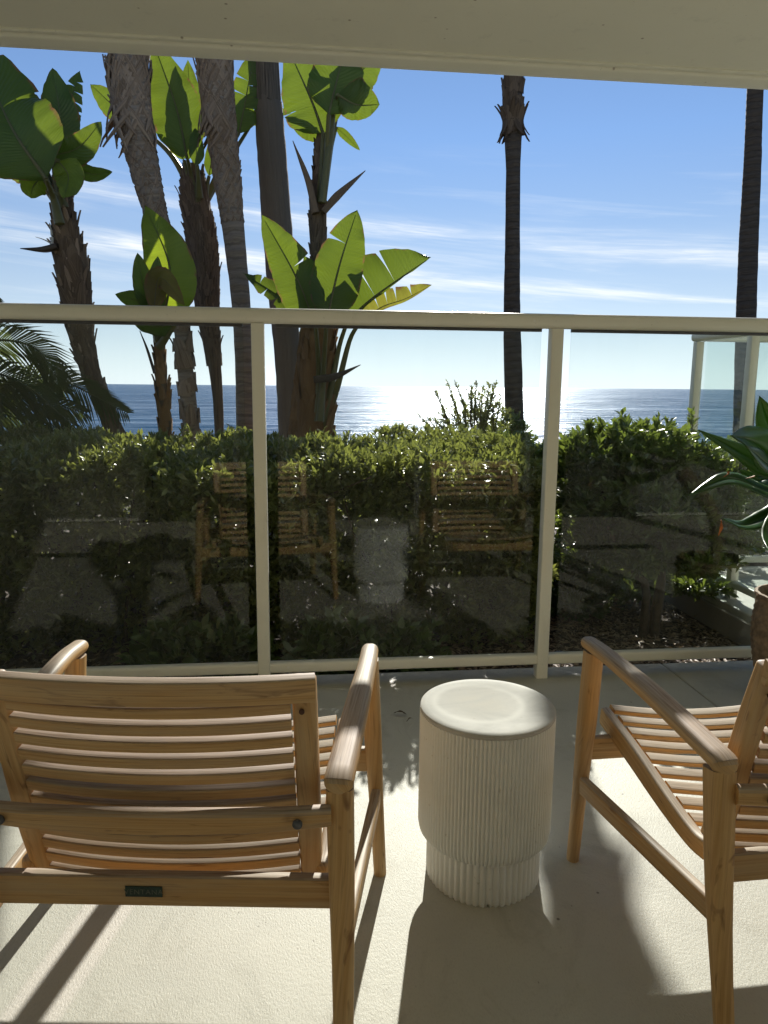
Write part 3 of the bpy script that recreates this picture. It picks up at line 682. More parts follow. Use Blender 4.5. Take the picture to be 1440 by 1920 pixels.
def fan_frond(top, a, el, Lf, root):
    out = Vector((cos(a), sin(a), 0)); d = (out*cos(el)+Vector((0, 0, 1))*sin(el)).normalized(); side = out.cross(Vector((0, 0, 1))).normalized()
    mb = MB(); hub = top+d*Lf*.5; tube(mb, [top, hub], [.02, .012], 5)
    for q in range(21):
        b = (q-10)/10*1.35; dd = (d*cos(b)+side*sin(b)).normalized(); l = Lf*.55*(1-.25*abs(b)); w = .03
        sd = dd.cross(d.cross(side)).normalized(); tip = hub+dd*l-Vector((0, 0, .25*l))
        mid = hub+dd*l*.6; mb.add([hub, mid+sd*w, tip, mid-sd*w], [(0, 1, 2, 3)])
    return mb.build('frond', M['frond'], root)

GP = 'palms standing beyond the hedge'
tree('palm_tree', [(240, 105, 42), (248, 200, 42), (268, 300, 34), (292, 400, 26), (318, 500, 20), (338, 600, 17), (348, 700, 19), (362, 835, 20)], 7.0,
     'leaning palm with criss-crossed grey boots, the leftmost trunk reaching the ceiling edge', GP, M['bark_ring_pale'],
     [dict(rows=30, per=16, L=.42, w=.046, flare=.05, style='cross', t0=.50, t1=.985, mat=M['boot']), dict(rows=7, per=5, L=.18, w=.12, flare=.03, t0=.20, t1=.45, mat=M['boot'])], 3.2, 16)
tree('palm_tree', [(402, 105, 38), (410, 200, 37), (422, 300, 31), (434, 400, 27), (443, 480, 24), (452, 570, 22), (458, 680, 22), (462, 835, 24)], 7.3,
     'palm with criss-crossed brown boots above a bare ringed shaft, left of the post', GP, M['bark_ring_pale'],
     [dict(rows=26, per=16, L=.42, w=.044, flare=.05, style='cross', t0=.58, t1=.985, mat=M['boot'])], 3.4, 16)
tree('palm_tree', [(497, 110, 23), (503, 200, 24), (512, 320, 25), (520, 430, 26), (530, 560, 25), (540, 680, 23), (546, 830, 22)], 8.0,
     'straight dark furrowed palm trunk behind the middle bird of paradise plant', GP, M['bark_long'], None, 4.0, 16)
tree('palm_tree', [(962, 148, 22), (962, 230, 22), (962, 320, 17), (961, 450, 18), (960, 560, 20), (961, 650, 22), (966, 830, 24), (968, 900, 25)], 8.5,
     'dark palm trunk with ragged dead leaf bases standing before the sun glitter', GP, M['bark_ring'],
     [dict(rows=26, per=8, L=.14, w=.10, flare=.10, t0=.83, t1=.985, jit=.8, mat=M['boot_dark']), dict(rows=5, per=6, L=.20, w=.07, flare=.38, t0=.795, t1=.85, jit=1, mat=M['boot_dark'])], 4.0, 16)
tree('palm_tree', [(1416, 165, 14), (1411, 300, 15), (1404, 450, 17), (1399, 590, 18), (1394, 800, 19)], 9.5,
     'plain dark palm trunk at the right edge beyond the neighbouring patio', GP, M['bark_ring'], None, 4.0, 16)

# ------------------------------------------------------------------ giant birds of paradise
def bop(name, stem, Y, label, leaves, spathes=(), petioles=(), stems=(), bootmat=M['boot_dark'], bootargs=None, barkm=M['boot_dark']):
    root, lp, rad = tree('bird_of_paradise_plant', stem, Y, label, 'giant birds of paradise beyond the hedge', barkm, bootargs, None, None, cat='plant', slim=.66 if Y != 6.6 else .8)
    off = -root.location
    for L in leaves:
        pts = [p+off for p in pts_at(L['p'], Y+L.get('dy', 0))]
        if 'pet' in L:
            pp = [p+off for p in pts_at(L['pet'], Y+L.get('dy', 0)*.5)]+[pts[0]]
            mb = MB(); tube(mb, pp, [.035, .028, .02, .016], 8, n=12); mb.build('petiole', M['petiole'], root, smooth=60)
        fc_ = (Vector((0, 0, EYE))-pts_at(L['p'], Y)[0]).normalized()
        if 'f' in L: fc_ = (fc_+Vector(L['f'])).normalized()
        big_leaf('leaf', pts, L['w']*px2m(Y), L.get('m', M['bop']), root, facing=fc_, tears=L.get('t', ()), fold=L.get('fold', .25), roll=L.get('roll', 0), side=L.get('side', (1, 1)), prof=L.get('prof', 'paddle'))
    for L in spathes:
        pts = [p+off for p in pts_at(L['p'], Y+L.get('dy', -.1))]
        mb = MB(); sweep(mb, pts, [a*px2m(Y) for a in L['w']], [a*px2m(Y)*.6 for a in L['w']], .01, n=12); mb.build(L.get('n', 'spathe'), L.get('m', M['spathe']), root, smooth=60)
    return root
bop('', [(118, 350, 13), (118, 400, 16), (128, 460, 28), (138, 520, 37), (148, 600, 32), (165, 680, 21), (195, 760, 16), (228, 838, 17)], 5.6,
    'leaning bird of paradise at the far left with broad crown and dark pointed flower',
    [dict(p=[(86, 335), (20, 235), (-45, 85, .3)], w=150, pet=[(112, 420), (100, 370)], dy=-.35, fold=.3, t=((1, .62), (-1, .74))),
     dict(p=[(108, 285), (112, 215), (98, 128)], w=66, pet=[(115, 380), (112, 330)], dy=.1),
     dict(p=[(118, 270), (128, 205), (150, 134, .1)], w=46, pet=[(118, 380), (116, 330)], dy=.2, t=((1, .5), (1, .62), (1, .74), (1, .86), (-1, .6), (-1, .8))),
     dict(p=[(100, 292), (148, 276), (190, 228)], w=54, pet=[(120, 390), (105, 330)], dy=-.1, side=(1, .8)),
     dict(p=[(135, 308), (170, 326), (211, 322)], w=28, pet=[(120, 350)], dy=.15),
     dict(p=[(108, 300), (128, 330), (120, 372, -.1)], w=52, pet=[(116, 350)], dy=-.3, m=M['boplit']),
     dict(p=[(80, 330), (62, 350), (58, 372)], w=44, pet=[(108, 370)], dy=0, m=M['boplit']),
     dict(p=[(80, 330), (40, 300), (-30, 262)], w=78, pet=[(110, 380)], dy=.2, t=((1, .4), (-1, .5), (-1, .75))),
     dict(p=[(60, 250), (30, 190), (20, 120)], w=80, pet=[(112, 390), (85, 320)], dy=.3),
     dict(p=[(60, 320), (20, 270), (-20, 245)], w=40, pet=[(108, 380)], dy=.35, t=((1, .5), (-1, .35), (-1, .6)))],
    [dict(p=[(108, 462), (80, 468), (38, 466)], w=[16, 15, 9, 2]), dict(p=[(98, 458), (97, 438), (93, 418)], w=[7, 6, 2], m=M['petal'], n='sepal'),
     dict(p=[(100, 460), (84, 450), (66, 444)], w=[4, 3, 1], m=M['petal'], n='sepal')],
    bootargs=[dict(rows=38, per=9, L=.17, w=.08, flare=.09, t0=.18, t1=.96, jit=.8, mat=M['boot_dark']), dict(rows=12, per=4, L=.20, w=.04, flare=.22, t0=.42, t1=.93, jit=1, mat=M['boot'])])
bop('', [(362, 330, 20), (366, 380, 32), (378, 450, 37), (385, 520, 35), (390, 590, 28), (398, 650, 20), (408, 740, 14), (412, 838, 12)], 7.6,
    'dark shaggy bird of paradise trunk between the two criss-crossed palms',
    [dict(p=[(352, 300), (330, 200), (290, 85)], w=88, pet=[(372, 380), (360, 335)], dy=-.2, fold=.3),
     dict(p=[(362, 280), (358, 200), (352, 112)], w=44, pet=[(372, 380), (366, 330)], dy=.1),
     dict(p=[(262, 238), (215, 200), (170, 158)], w=48, pet=[(360, 360), (320, 290)], dy=.3),
     dict(p=[(345, 300), (318, 262), (288, 240)], w=22, pet=[(364, 370)], dy=-.1, t=((1, .3), (1, .6))),
     dict(p=[(370, 310), (368, 275), (366, 240)], w=26, pet=[(374, 370)], dy=-.3),
     dict(p=[(448, 250), (462, 180), (478, 90)], w=60, pet=[(380, 390), (420, 300)], dy=.3, t=((1, .35), (1, .5), (1, .62), (1, .75), (-1, .5), (-1, .66))),
     dict(p=[(446, 245), (470, 200), (510, 165)], w=40, pet=[(380, 390), (420, 310)], dy=.4, t=((1, .5),)),
     dict(p=[(470, 235), (505, 210), (546, 212)], w=22, pet=[(380, 390), (430, 300)], dy=.5, t=((-1, .5), (-1, .7))),
     dict(p=[(392, 330), (398, 290), (405, 240)], w=24, pet=[(382, 380)], dy=0)],
    bootargs=[dict(rows=44, per=10, L=.17, w=.08, flare=.07, t0=.40, t1=.985, jit=.8, mat=M['boot_dark']), dict(rows=12, per=5, L=.20, w=.04, flare=.2, t0=.44, t1=.97, jit=1, mat=M['boot_dark'])])
bop('', [(298, 618, 8), (298, 640, 10), (302, 700, 13), (308, 770, 16), (312, 838, 15)], 6.1,
    'small young bird of paradise with one tall backlit yellow-green leaf',
    [dict(p=[(306, 605), (318, 500), (272, 386)], w=92, pet=[(299, 640)], dy=.05, fold=.15, m=M['boplit']),
     dict(p=[(282, 590), (268, 530), (258, 474)], w=36, pet=[(298, 640)], dy=-.15),
     dict(p=[(296, 590), (292, 540), (296, 480)], w=34, pet=[(298, 640)], dy=-.2),
     dict(p=[(288, 585), (300, 520), (346, 572, -.1)], w=40, pet=[(298, 640)], dy=-.25, m=M['bopdry']),
     dict(p=[(305, 588), (262, 566), (216, 552)], w=38, pet=[(298, 640)], dy=-.1),
     dict(p=[(330, 606), (285, 612), (236, 586)], w=40, pet=[(299, 650)], dy=-.3, f=(0, 0, -.8))],
    bootargs=[dict(rows=16, per=6, L=.16, w=.05, flare=.12, t0=.1, t1=.9, jit=.8, mat=M['sheath'])],
    spathes=[dict(p=[(290, 700), (276, 655), (262, 620)], w=[8, 7, 2]), dict(p=[(306, 620), (322, 640), (330, 668)], w=[5, 4, 1])])
root7 = bop('', [(600, 250, 7), (598, 330, 10), (596, 400, 16), (597, 470, 17), (598, 540, 16), (598, 600, 16), (596, 680, 20), (592, 740, 30), (590, 835, 34)], 6.6,
    'tall bird of paradise in the middle with a high crown and fanned lower leaves',
    [dict(p=[(606, 250), (585, 190), (540, 90)], w=110, pet=[(600, 380), (603, 310)], dy=-.1, fold=.25, t=((-1, .45), (1, .55))),
     dict(p=[(616, 215), (632, 150), (655, 60)], w=95, pet=[(604, 380), (612, 300)], dy=-.25),
     dict(p=[(634, 178), (668, 196), (712, 196)], w=84, pet=[(604, 380), (618, 270), (626, 200)], dy=-.3, side=(.6, 1)),
     dict(p=[(612, 238), (582, 240), (548, 236)], w=38, pet=[(602, 330)], dy=.1, side=(.5, 1.2)),
     dict(p=[(630, 238), (652, 258), (675, 282)], w=16, pet=[(606, 330)], dy=.1),
     dict(p=[(606, 222), (575, 210), (548, 204)], w=11, pet=[(602, 330)], dy=.2),
     dict(p=[(640, 175), (672, 140), (715, 90)], w=70, pet=[(604, 380), (622, 260)], dy=.1),
     dict(p=[(592, 612), (556, 520), (491, 403)], w=84, pet=[(596, 790), (598, 700)], dy=-.35, fold=.35, t=((1, .58),)),
     dict(p=[(612, 606), (636, 500), (670, 393)], w=88, pet=[(600, 790), (606, 700)], dy=-.45, fold=.3, t=((-1, .7),)),
     dict(p=[(650, 606), (690, 566), (745, 525), (808, 482)], w=100, pet=[(604, 800), (622, 720), (636, 650)], dy=-.2, side=(.08, 1.5), t=((-1, .42), (-1, .64)), f=(0, 0, .2), fold=.1),
     dict(p=[(672, 608), (715, 576), (760, 560), (810, 534)], w=40, pet=[(608, 800), (634, 720), (655, 640)], dy=-.1, side=(.3, 1.4), m=M['bopdry'], t=((-1, .3), (-1, .42), (-1, .55), (-1, .75))),
     dict(p=[(578, 606), (530, 560), (456, 512)], w=54, pet=[(588, 790), (585, 700)], dy=.1, t=((1, .3), (1, .45), (1, .6), (1, .8), (-1, .35), (-1, .55), (-1, .7)), f=(0, 0, .9)),
     dict(p=[(586, 590), (560, 555), (520, 540)], w=44, pet=[(590, 790), (588, 700)], dy=.2, t=((1, .4), (1, .6), (-1, .5)), f=(0, 0, .9)),
     dict(p=[(612, 600), (606, 550), (570, 480)], w=60, pet=[(598, 790), (604, 700)], dy=-.1)],
    [dict(p=[(592, 400), (578, 340), (549, 264)], w=[20, 18, 12, 2], m=M['boot_dark']), dict(p=[(606, 398), (632, 368), (685, 320)], w=[16, 20, 12, 2], m=M['boot_dark']),
     dict(p=[(588, 712), (628, 706), (676, 684)], w=[20, 22, 12, 2], dy=-.3)],
    bootargs=[dict(rows=30, per=6, L=.15, w=.05, flare=.10, t0=.45, t1=.97, jit=.8, mat=M['boot_dark']), dict(rows=18, per=7, L=.42, w=.13, flare=.10, t0=.10, t1=.42, jit=.8, mat=M['sheath'])])
mb = MB(); off = -root7.location
tube(mb, [p+off for p in pts_at([(560, 838), (568, 760), (576, 690), (580, 630)], 6.7)], [.085, .09, .08, .06], 14, n=20, wob=.05); s2 = mb.build('stem', M['sheath'], root7, smooth=70)
mb = MB(); boots(mb, [p+off for p in pts_at([(560, 838), (568, 760), (576, 690), (580, 630)], 6.7)], [.085, .09, .08, .06], rows=18, per=6, L=.15, w=.12, flare=.04, jit=.5); tag(mb.build('leaf_base', M['sheath'], s2, smooth=70), kind='stuff')

# ------------------------------------------------------------------ feathery palm at the left
fp = empty('feather_palm', (-2.1, 5.0, -.16)); tag(fp, 'feathery palm at the left edge with drooping dark fronds behind the glass', 'palm tree')
mb = MB(); tube(mb, [(0, 0, 0), (-.02, 0, .5), (0, 0, 1.05)], [.09, .08, .07], 14, n=12, wob=.08); mb.build('trunk', M['boot_dark'], fp, smooth=70)
def feather(pts, L, parent, droop=.45, dens=75):
    P = catmull(pts, dens); mb = MB(); tube(mb, P[::4], [.011, .008, .003], 6)
    for i in range(6, dens):
        t = i/dens; d = (P[min(i+1, dens)]-P[i-1]).normalized(); s = d.cross(Vector((0, 0, 1))).normalized(); u = s.cross(d)
        l = L*(sin(pi*min(1, t*.85+.12)))**.7*random.uniform(.85, 1.1)
        for sg in (-1, 1):
            dd = (d*.85+s*sg*.35+u*(.75*sg+.05)+Vector((random.uniform(-.1, .1), random.uniform(-.1, .1), 0))).normalized(); w = .0065
            p0 = P[i]; p1 = p0+dd*l*.5-Vector((0, 0, droop*l*.12)); p2 = p0+dd*l-Vector((0, 0, droop*l*.75)); n2 = dd.cross(Vector((.1, 1, .15))).normalized()
            mb.add([p0-n2*w*.6, p0+n2*w*.6, p1+n2*w, p2, p1-n2*w], [(0, 1, 2, 4), (4, 2, 3)])
    return mb.build('frond', M['frond'], parent)
of = -fp.location
for L in ([(-190, 720), (-60, 645), (60, 650), (120, 735)], [(-190, 740), (-80, 700), (30, 712), (140, 800)], [(-180, 760), (-80, 745), (40, 745), (165, 775)], [(-190, 770), (-90, 770), (20, 780), (120, 840)],
          [(-180, 700), (-110, 620), (-60, 570), (-20, 545)], [(-190, 740), (-220, 650), (-240, 560), (-300, 520)], [(-200, 760), (-260, 720), (-340, 740), (-400, 800)]):
    dy = random.uniform(-.25, .25); k = len(L)
    feather([at(p[0], p[1], 5.0+dy*q/(k-1)) + of for q, p in enumerate(L)], .30, fp)
for a in range(4): feather([Vector((0, 0, 1.05)), Vector((.35*cos(a*1.6+.3), .4*sin(a*1.6+.3)+.2, 1.45)), Vector((.9*cos(a*1.6+.3), .8*sin(a*1.6+.3)+.3, 1.2))], .28, fp)

# ------------------------------------------------------------------ hedge and shrubs
def bumpy(x, y, z, s=1): return .06*np.sin(x*5.1+y*3.3)+.05*np.sin(y*7.7+z*5+1.3)+.035*np.sin(x*13+z*9)+.03*np.sin(x*3.1-1)
def hedge():
    x0, x1, y0, y1, z1 = -3.3, 1.25, 3.66, 5.1, .885
    root = empty('hedge', ((x0+x1)/2, (y0+y1)/2, -.16)); tag(root, 'long dense clipped green hedge along the outside of the glass railing', 'hedge')
    off = np.array(root.location)
    Vs = []; Fs = []; n0 = 0
    def add(C, A, nl, L, Wd, sp=.9):
        nonlocal n0
        V, F = rosettes(C, A, nl, L, Wd, sp); Vs.append(V); Fs.append(F+n0); n0 += len(V)
    def face(n, fn): 
        q = rng.uniform(0, 1, (n, 2)); return fn(q[:, 0], q[:, 1])
    # top
    for layer, cnt in ((0, 3600), (.06, 2200), (.14, 1500)):
        a, b_ = rng.uniform(0, 1, (2, cnt)); X = x0+(x1-x0)*a; Y = y0+(y1-y0)*b_
        Z = z1+bumpy(X, Y, 0)*.5-layer+rng.normal(0, .018, cnt)
        C = np.stack([X, Y, Z], 1); A = np.stack([rng.normal(0, .35, cnt), rng.normal(-.1, .35, cnt), np.ones(cnt)], 1); add(C, A, 9, .052, .017)
    # front, back, right end
    for layer, cnt in ((0, 3800), (.10, 2000), (.22, 1500)):
        a, b_ = rng.uniform(0, 1, (2, cnt)); X = x0+(x1-x0)*a; Z = -.12+(z1+.10)*b_
        Y = y0+layer+bumpy(X, 0, Z)*1.1+np.where(Z < .35, (.35-Z)*.25, 0)+rng.normal(0, .03, cnt)
        C = np.stack([X, Y, Z], 1); A = np.stack([rng.normal(0, .45, cnt), -np.ones(cnt)*.9, rng.normal(.55, .4, cnt)], 1); add(C, A, 8, .062, .020)
    cnt = 1500; a, b_ = rng.uniform(0, 1, (2, cnt)); Y = y0+(y1-y0)*a; Z = -.1+(z1+.1)*b_; X = x1-.03+bumpy(0, Y, Z)+rng.normal(0, .05, cnt)
    add(np.stack([X, Y, Z], 1), np.stack([np.ones(cnt), rng.normal(-.3, .4, cnt), rng.normal(.4, .4, cnt)], 1), 8, .06, .019)
    cnt = 2200; a, b_ = rng.uniform(0, 1, (2, cnt)); X = x0+(x1-x0)*a; Z = -.1+(z1+.1)*b_; Y = y1+rng.normal(0, .05, cnt)
    add(np.stack([X, Y, Z], 1), np.stack([rng.normal(0, .4, cnt), np.ones(cnt), rng.normal(.4, .4, cnt)], 1), 7, .07, .026)
    # inner mass
    cnt = 1800; X = rng.uniform(x0, x1, cnt); Y = rng.uniform(y0+.35, y1-.1, cnt); Z = rng.uniform(.05, z1-.12, cnt)
    add(np.stack([X, Y, Z], 1), rng.normal(size=(cnt, 3)), 4, .09, .045, 1.2)
    V = np.concatenate(Vs)-off; F = np.concatenate(Fs); tag(np_mesh('foliage', V, F, M['hedge'], root), kind='stuff')
    mb = MB()
    for k in range(170):
        x = random.uniform(x0, x1)-off[0]; y = random.uniform(y0+.18, y1-.2)-off[1]; p = Vector((x, y, 0)); q = []
        for j in range(5): q.append(p+Vector((random.uniform(-.07, .07)*j, random.uniform(-.09, .05)*j, j*.245)))
        tube(mb, q, [.011, .008, .004], 5, n=8)
    tag(mb.build('stem', M['twig'], root, smooth=60), kind='stuff')
hedge()
def shrub(name, loc, blobs, label, nshoot, L, Wd, mat_, stems, cat='shrub', group=None, nl=9, upw=.6, sprigs=()):
    """blobs: (x,y,z,rx,ry,rz) world ellipsoids of foliage; stems: lists of points"""
    root = empty(name, loc); tag(root, label, cat, group); off = np.array(loc); Vs = []; Fs = []; n0 = 0
    tot = sum(b[3]*b[5] for b in blobs)
    for b in blobs:
        c = int(nshoot*b[3]*b[5]/tot); D = rng.normal(size=(c, 3)); D /= np.linalg.norm(D, axis=1)[:, None]
        r = rng.uniform(.35, 1, c)**.4*(1+.16*np.sin(D[:, 0]*7+b[0]*9)+.14*np.sin(D[:, 2]*8+D[:, 1]*6))
        C = np.array(b[:3])+D*np.array(b[3:6])*r[:, None]; A = D*1.0+np.array([0, 0, upw])+rng.normal(0, .3, (c, 3))
        V, F = rosettes(C, A, nl, L, Wd); Vs.append(V); Fs.append(F+n0); n0 += len(V)
    for s in sprigs:                     # shoots standing above the mass: (base, tip, leaves)
        a, e, k = np.array(s[0]), np.array(s[1]), s[2]; t = rng.uniform(.1, 1, k)[:, None]; C = a+(e-a)*t
        A = np.tile((e-a), (k, 1))+rng.normal(0, .03, (k, 3)); V, F = rosettes(C, A, 3, L*.85, Wd*.9, 1.3); Vs.append(V); Fs.append(F+n0); n0 += len(V)
    V = np.concatenate(Vs)-off; tag(np_mesh('foliage', V, np.concatenate(Fs), mat_, root), kind='stuff')
    for s in stems:
        mb = MB(); q = [Vector(p)-Vector(loc) for p in s[0]]; tube(mb, q, s[1], 7, n=10, wob=.1); mb.build('branch' if s[1][0] < .012 else 'trunk', M['twig'], root, smooth=60)
    for s in sprigs:
        mb = MB(); tube(mb, [Vector(s[0])-Vector(loc), Vector(s[1])-Vector(loc)], [.004, .002], 5); mb.build('sprig', M['twig'], root)
    return root
# glossy shrub in the right bay
A_ = lambda x, y, Y: tuple(at(x, y, Y))
bl = []
for (px, py, rx, rz, Y) in ((1110, 860, .30, .15, 4.1), (1190, 850, .30, .17, 4.0), (1260, 880, .28, .17, 4.0), (1330, 900, .22, .14, 3.9), (1140, 940, .24, .14, 3.9), (1240, 960, .28, .17, 3.75), (1320, 980, .2, .13, 3.75), (1200, 1030, .22, .1, 3.8), (1290, 1040, .14, .10, 3.7), (1080, 900, .16, .12, 4.1), (1130, 1010, .18, .12, 4.0), (1090, 980, .12, .14, 4.2), (1180, 1000, .22, .12, 4.1), (1350, 1010, .16, .10, 3.85), (1100, 1060, .2, .12, 4.3), (1180, 1090, .22, .10, 4.4), (1060, 1120, .18, .14, 4.4), (1140, 1150, .16, .10, 4.6), (1290, 1090, .14, .07, 4.2)):
    p = at(px, py, Y); bl.append((p.x, p.y, p.z, rx, .28, rz))
b0 = at(1235, 1190, 3.8); bx, by = b0.x, 3.85
shrub('glossy_shrub', (bx, by, -.16), bl, 'glossy dark green shrub on thin trunks in the bed behind the right glass panel', 4600, .068, .024, M['shrub'],
      [([(bx, by, -.16), (bx+.02, by, .2), A_(1235, 1040, 3.8), A_(1260, 900, 3.9)], [.026, .022, .017, .009]),
       ([(bx-.06, by+.02, -.16), (bx-.07, by, .15), A_(1180, 1060, 3.85), A_(1140, 960, 3.9), A_(1115, 880, 4.0)], [.028, .024, .018, .014, .009]),
       ([(bx-.01, by+.05, -.16), (bx+.03, by, .3), A_(1290, 1000, 3.8), A_(1320, 930, 3.8)], [.018, .015, .011, .008]),
       ([A_(1175, 1070, 3.85), A_(1150, 1010, 3.8), A_(1120, 940, 3.9)], [.014, .012, .010])],
      sprigs=[(A_(x, y+55, 4.1), A_(x2, y, 4.1), 16) for x, x2, y in ((1170, 1166, 772), (1105, 1106, 790), (1250, 1256, 790), (1225, 1222, 800), (1300, 1296, 775), (1290, 1292, 860), (1195, 1190, 800), (1140, 1135, 812))])
# far planting along the neighbour's railing
bl = []
for px, py, Y, r_ in ((1060, 850, 5.6, .22), (1120, 835, 5.6, .25), (1180, 830, 5.8, .25), (1240, 830, 5.9, .25), (1310, 835, 6.2, .3), (1360, 838, 6.2, .3), (1420, 830, 6.4, .35), (1480, 830, 6.5, .35)):
    p = at(px, py+12, Y); bl.append((p.x, p.y, p.z-.05, r_, .3, .20)); bl.append((p.x, p.y, p.z-.42, r_, .3, .26))
for x in np.arange(1.9, 7.5, .42):                     # planting that closes the view behind the right bay and the patio
    for z in (.08, .38, .66): bl.append((x+random.uniform(-.1, .1), (5.55 if x < 2.9 else 5.75)+random.uniform(-.1, .1), z, .3, .3, .2))
for z in (.1, .4, .62): bl.append((1.55, 5.2, z, .3, .3, .2))
bl2 = bl
shrub('boundary_shrub', (4.0, 6.0, -.16), bl2, 'low dark shrubbery beyond the neighbouring patio against the sea', 5200, .065, .024, M['shrub'],
      [([(3.4+.3*k, 6.0, -.16), (3.42+.3*k, 6.0, .3), (3.38+.3*k, 6.0, .6)], [.02, .015, .01]) for k in range(4)],
      sprigs=[(A_(1296, 850, 5.9), A_(1298, 770, 5.9), 16)])
# twiggy bush against the glitter
tips = [(815, 730), (838, 715), (852, 712), (848, 740), (866, 745), (884, 722), (893, 713), (905, 728), (918, 722), (930, 716), (872, 760), (828, 770), (812, 785), (798, 780), (785, 778), (838, 788), (940, 740), (925, 760), (860, 790), (908, 770), (890, 745), (878, 735), (845, 760), (899, 748), (915, 745)]
base = at(905, 880, 5.7); stems = []; sp = []
for (x, y) in tips:
    e = at(x, y, 5.7+random.uniform(-.2, .2)); m_ = base.lerp(e, .55)+Vector((random.uniform(-.05, .05), 0, -.03)); stems.append(([tuple(base), tuple(m_), tuple(e)], [.009, .006, .002]))
    sp.append((tuple(m_.lerp(e, .15)), tuple(e), 30))
blobs = [(*at(890, 800, 5.7), .20, .2, .13), (*at(868, 815, 5.7), .30, .2, .10), (*at(905, 760, 5.7), .16, .14, .14), (*at(850, 785, 5.7), .14, .12, .09), (*at(930, 790, 5.7), .12, .14, .16)]
shrub('twiggy_bush', (base.x, 5.7, -.16), blobs, 'open twiggy bush standing up against the sun glitter left of the dark palm trunk', 520, .035, .013, M['hedge'],
      stems+[([(base.x, 5.7, -.16), (base.x, 5.7, .3), tuple(base)], [.02, .017, .013])], sprigs=sp, nl=6)
blobs = [(*at(950, 850, 6.0), .18, .2, .18), (*at(975, 880, 5.5), .2, .2, .22), (*at(955, 820, 7.6), .25, .2, .22), (*at(1000, 900, 5.2), .14, .2, .2), (*at(985, 850, 5.8), .08, .2, .16)]
shrub('palm_foot_shrub', (2.0, 5.6, -.16), blobs, 'dark leafy shrub round the foot of the dark palm trunk at the hedge end', 900, .06, .022, M['shrub'],
      [([(2.0, 5.6, -.16), (2.0, 5.6, .3), tuple(at(975, 880, 5.5))], [.02, .016, .01])], sprigs=[(A_(1002, 860, 5.4), A_(1010, 828, 5.4), 10), (A_(985, 850, 5.4), A_(976, 815, 5.4), 10)])
# low plants at the hedge foot
def lowplant(px, py, Y, n, L, label):
    p = at(px, py, Y); root = empty('ground_plant', (p.x, p.y, -.16)); tag(root, label, 'plant', 'low plants at the foot of the hedge')
    D = rng.normal(size=(n, 3)); D[:, 2] = np.abs(D[:, 2])+.1; D /= np.linalg.norm(D, axis=1)[:, None]
    C = D*np.array([.26, .15, .30])*rng.uniform(.4, 1, (n, 1)); V, F = rosettes(C, D+np.array([0, -.3, .3]), 8, L, L*.42)
    np_mesh('foliage', V, F, M['shrub'], root)['kind'] = 'stuff'
    return root
lowplant(330, 1180, 3.45, 90, .10, 'low broad-leaved plant at the hedge foot behind the left glass panel')
lowplant(420, 1120, 3.5, 90, .10, 'low broad-leaved plant at the hedge foot beside the left post')
lowplant(640, 1190, 3.45, 110, .095, 'low broad-leaved plant at the hedge foot behind the middle glass panel')
lowplant(760, 1200, 3.45, 100, .09, 'low broad-leaved plant at the hedge foot beyond the white side table')
# litter of fallen leaves and chips
def litter(n, cx, cy, sx_, sy_, name, L=(.02, .06)):
    P = np.stack([rng.normal(cx, sx_, n), rng.normal(cy, sy_, n), rng.uniform(-.155, -.14, n)], 1); a = rng.uniform(0, 2*pi, n)
    P[:, 1] = np.clip(P[:, 1], 3.13, 9); P[:, 0] = np.where(P[:, 0] > 2.38, 2.38-(P[:, 0]-2.38), P[:, 0])
    D = np.stack([np.cos(a), np.sin(a), rng.normal(.15, .2, n)], 1); N_ = np.tile([0, 0, 1.], (n, 1))+rng.normal(0, .5, (n, 3))
    Ls = rng.uniform(*L, n); V, F = leaf_cloud(P, D, N_, Ls, Ls*rng.uniform(.12, .38, n)); o = np_mesh(name, V, F, M['litter']); tag(o, kind='stuff')
    o['label'] = 'dry fallen leaves and bark chips on the soil'; o['category'] = 'litter'
litter(9000, 1.2, 3.9, 1.3, .55, 'leaf_litter')

# ------------------------------------------------------------------ agave in a woven pot
pc = Vector((1.995, 2.68, 0))
pot = empty('woven_pot', tuple(pc)); tag(pot, 'tan woven-texture planter standing at the right end of the railing', 'planter')
def weave(r, z, a, k):
    if r < .12: return r
    g = math.sin(a*44+(k % 2)*pi)*.5+.5; h = math.sin(z*2*pi/.026+(round(a*22/pi) % 2)*pi)
    return r+.0035*g*h
prof = [(.10, .0)]+[(.118+.055*(sin(min(1, z/.30)*pi/2))-.012*max(0, (z-.32)/.12), z) for z in np.linspace(.004, .415, 64)]+[(.172, .425), (.170, .438), (.160, .440), (.152, .43), (.150, .38), (.03, .375)]
mb = MB(); lathe(mb, prof, 176, fn=weave); mb.build('body', M['terracotta'], pot, smooth=50)
mb = MB(); lathe(mb, [(.149, .376), (.14, .386), (.05, .39), (.01, .39)], 32); mb.build('soil', M['soil'], pot, smooth=50)
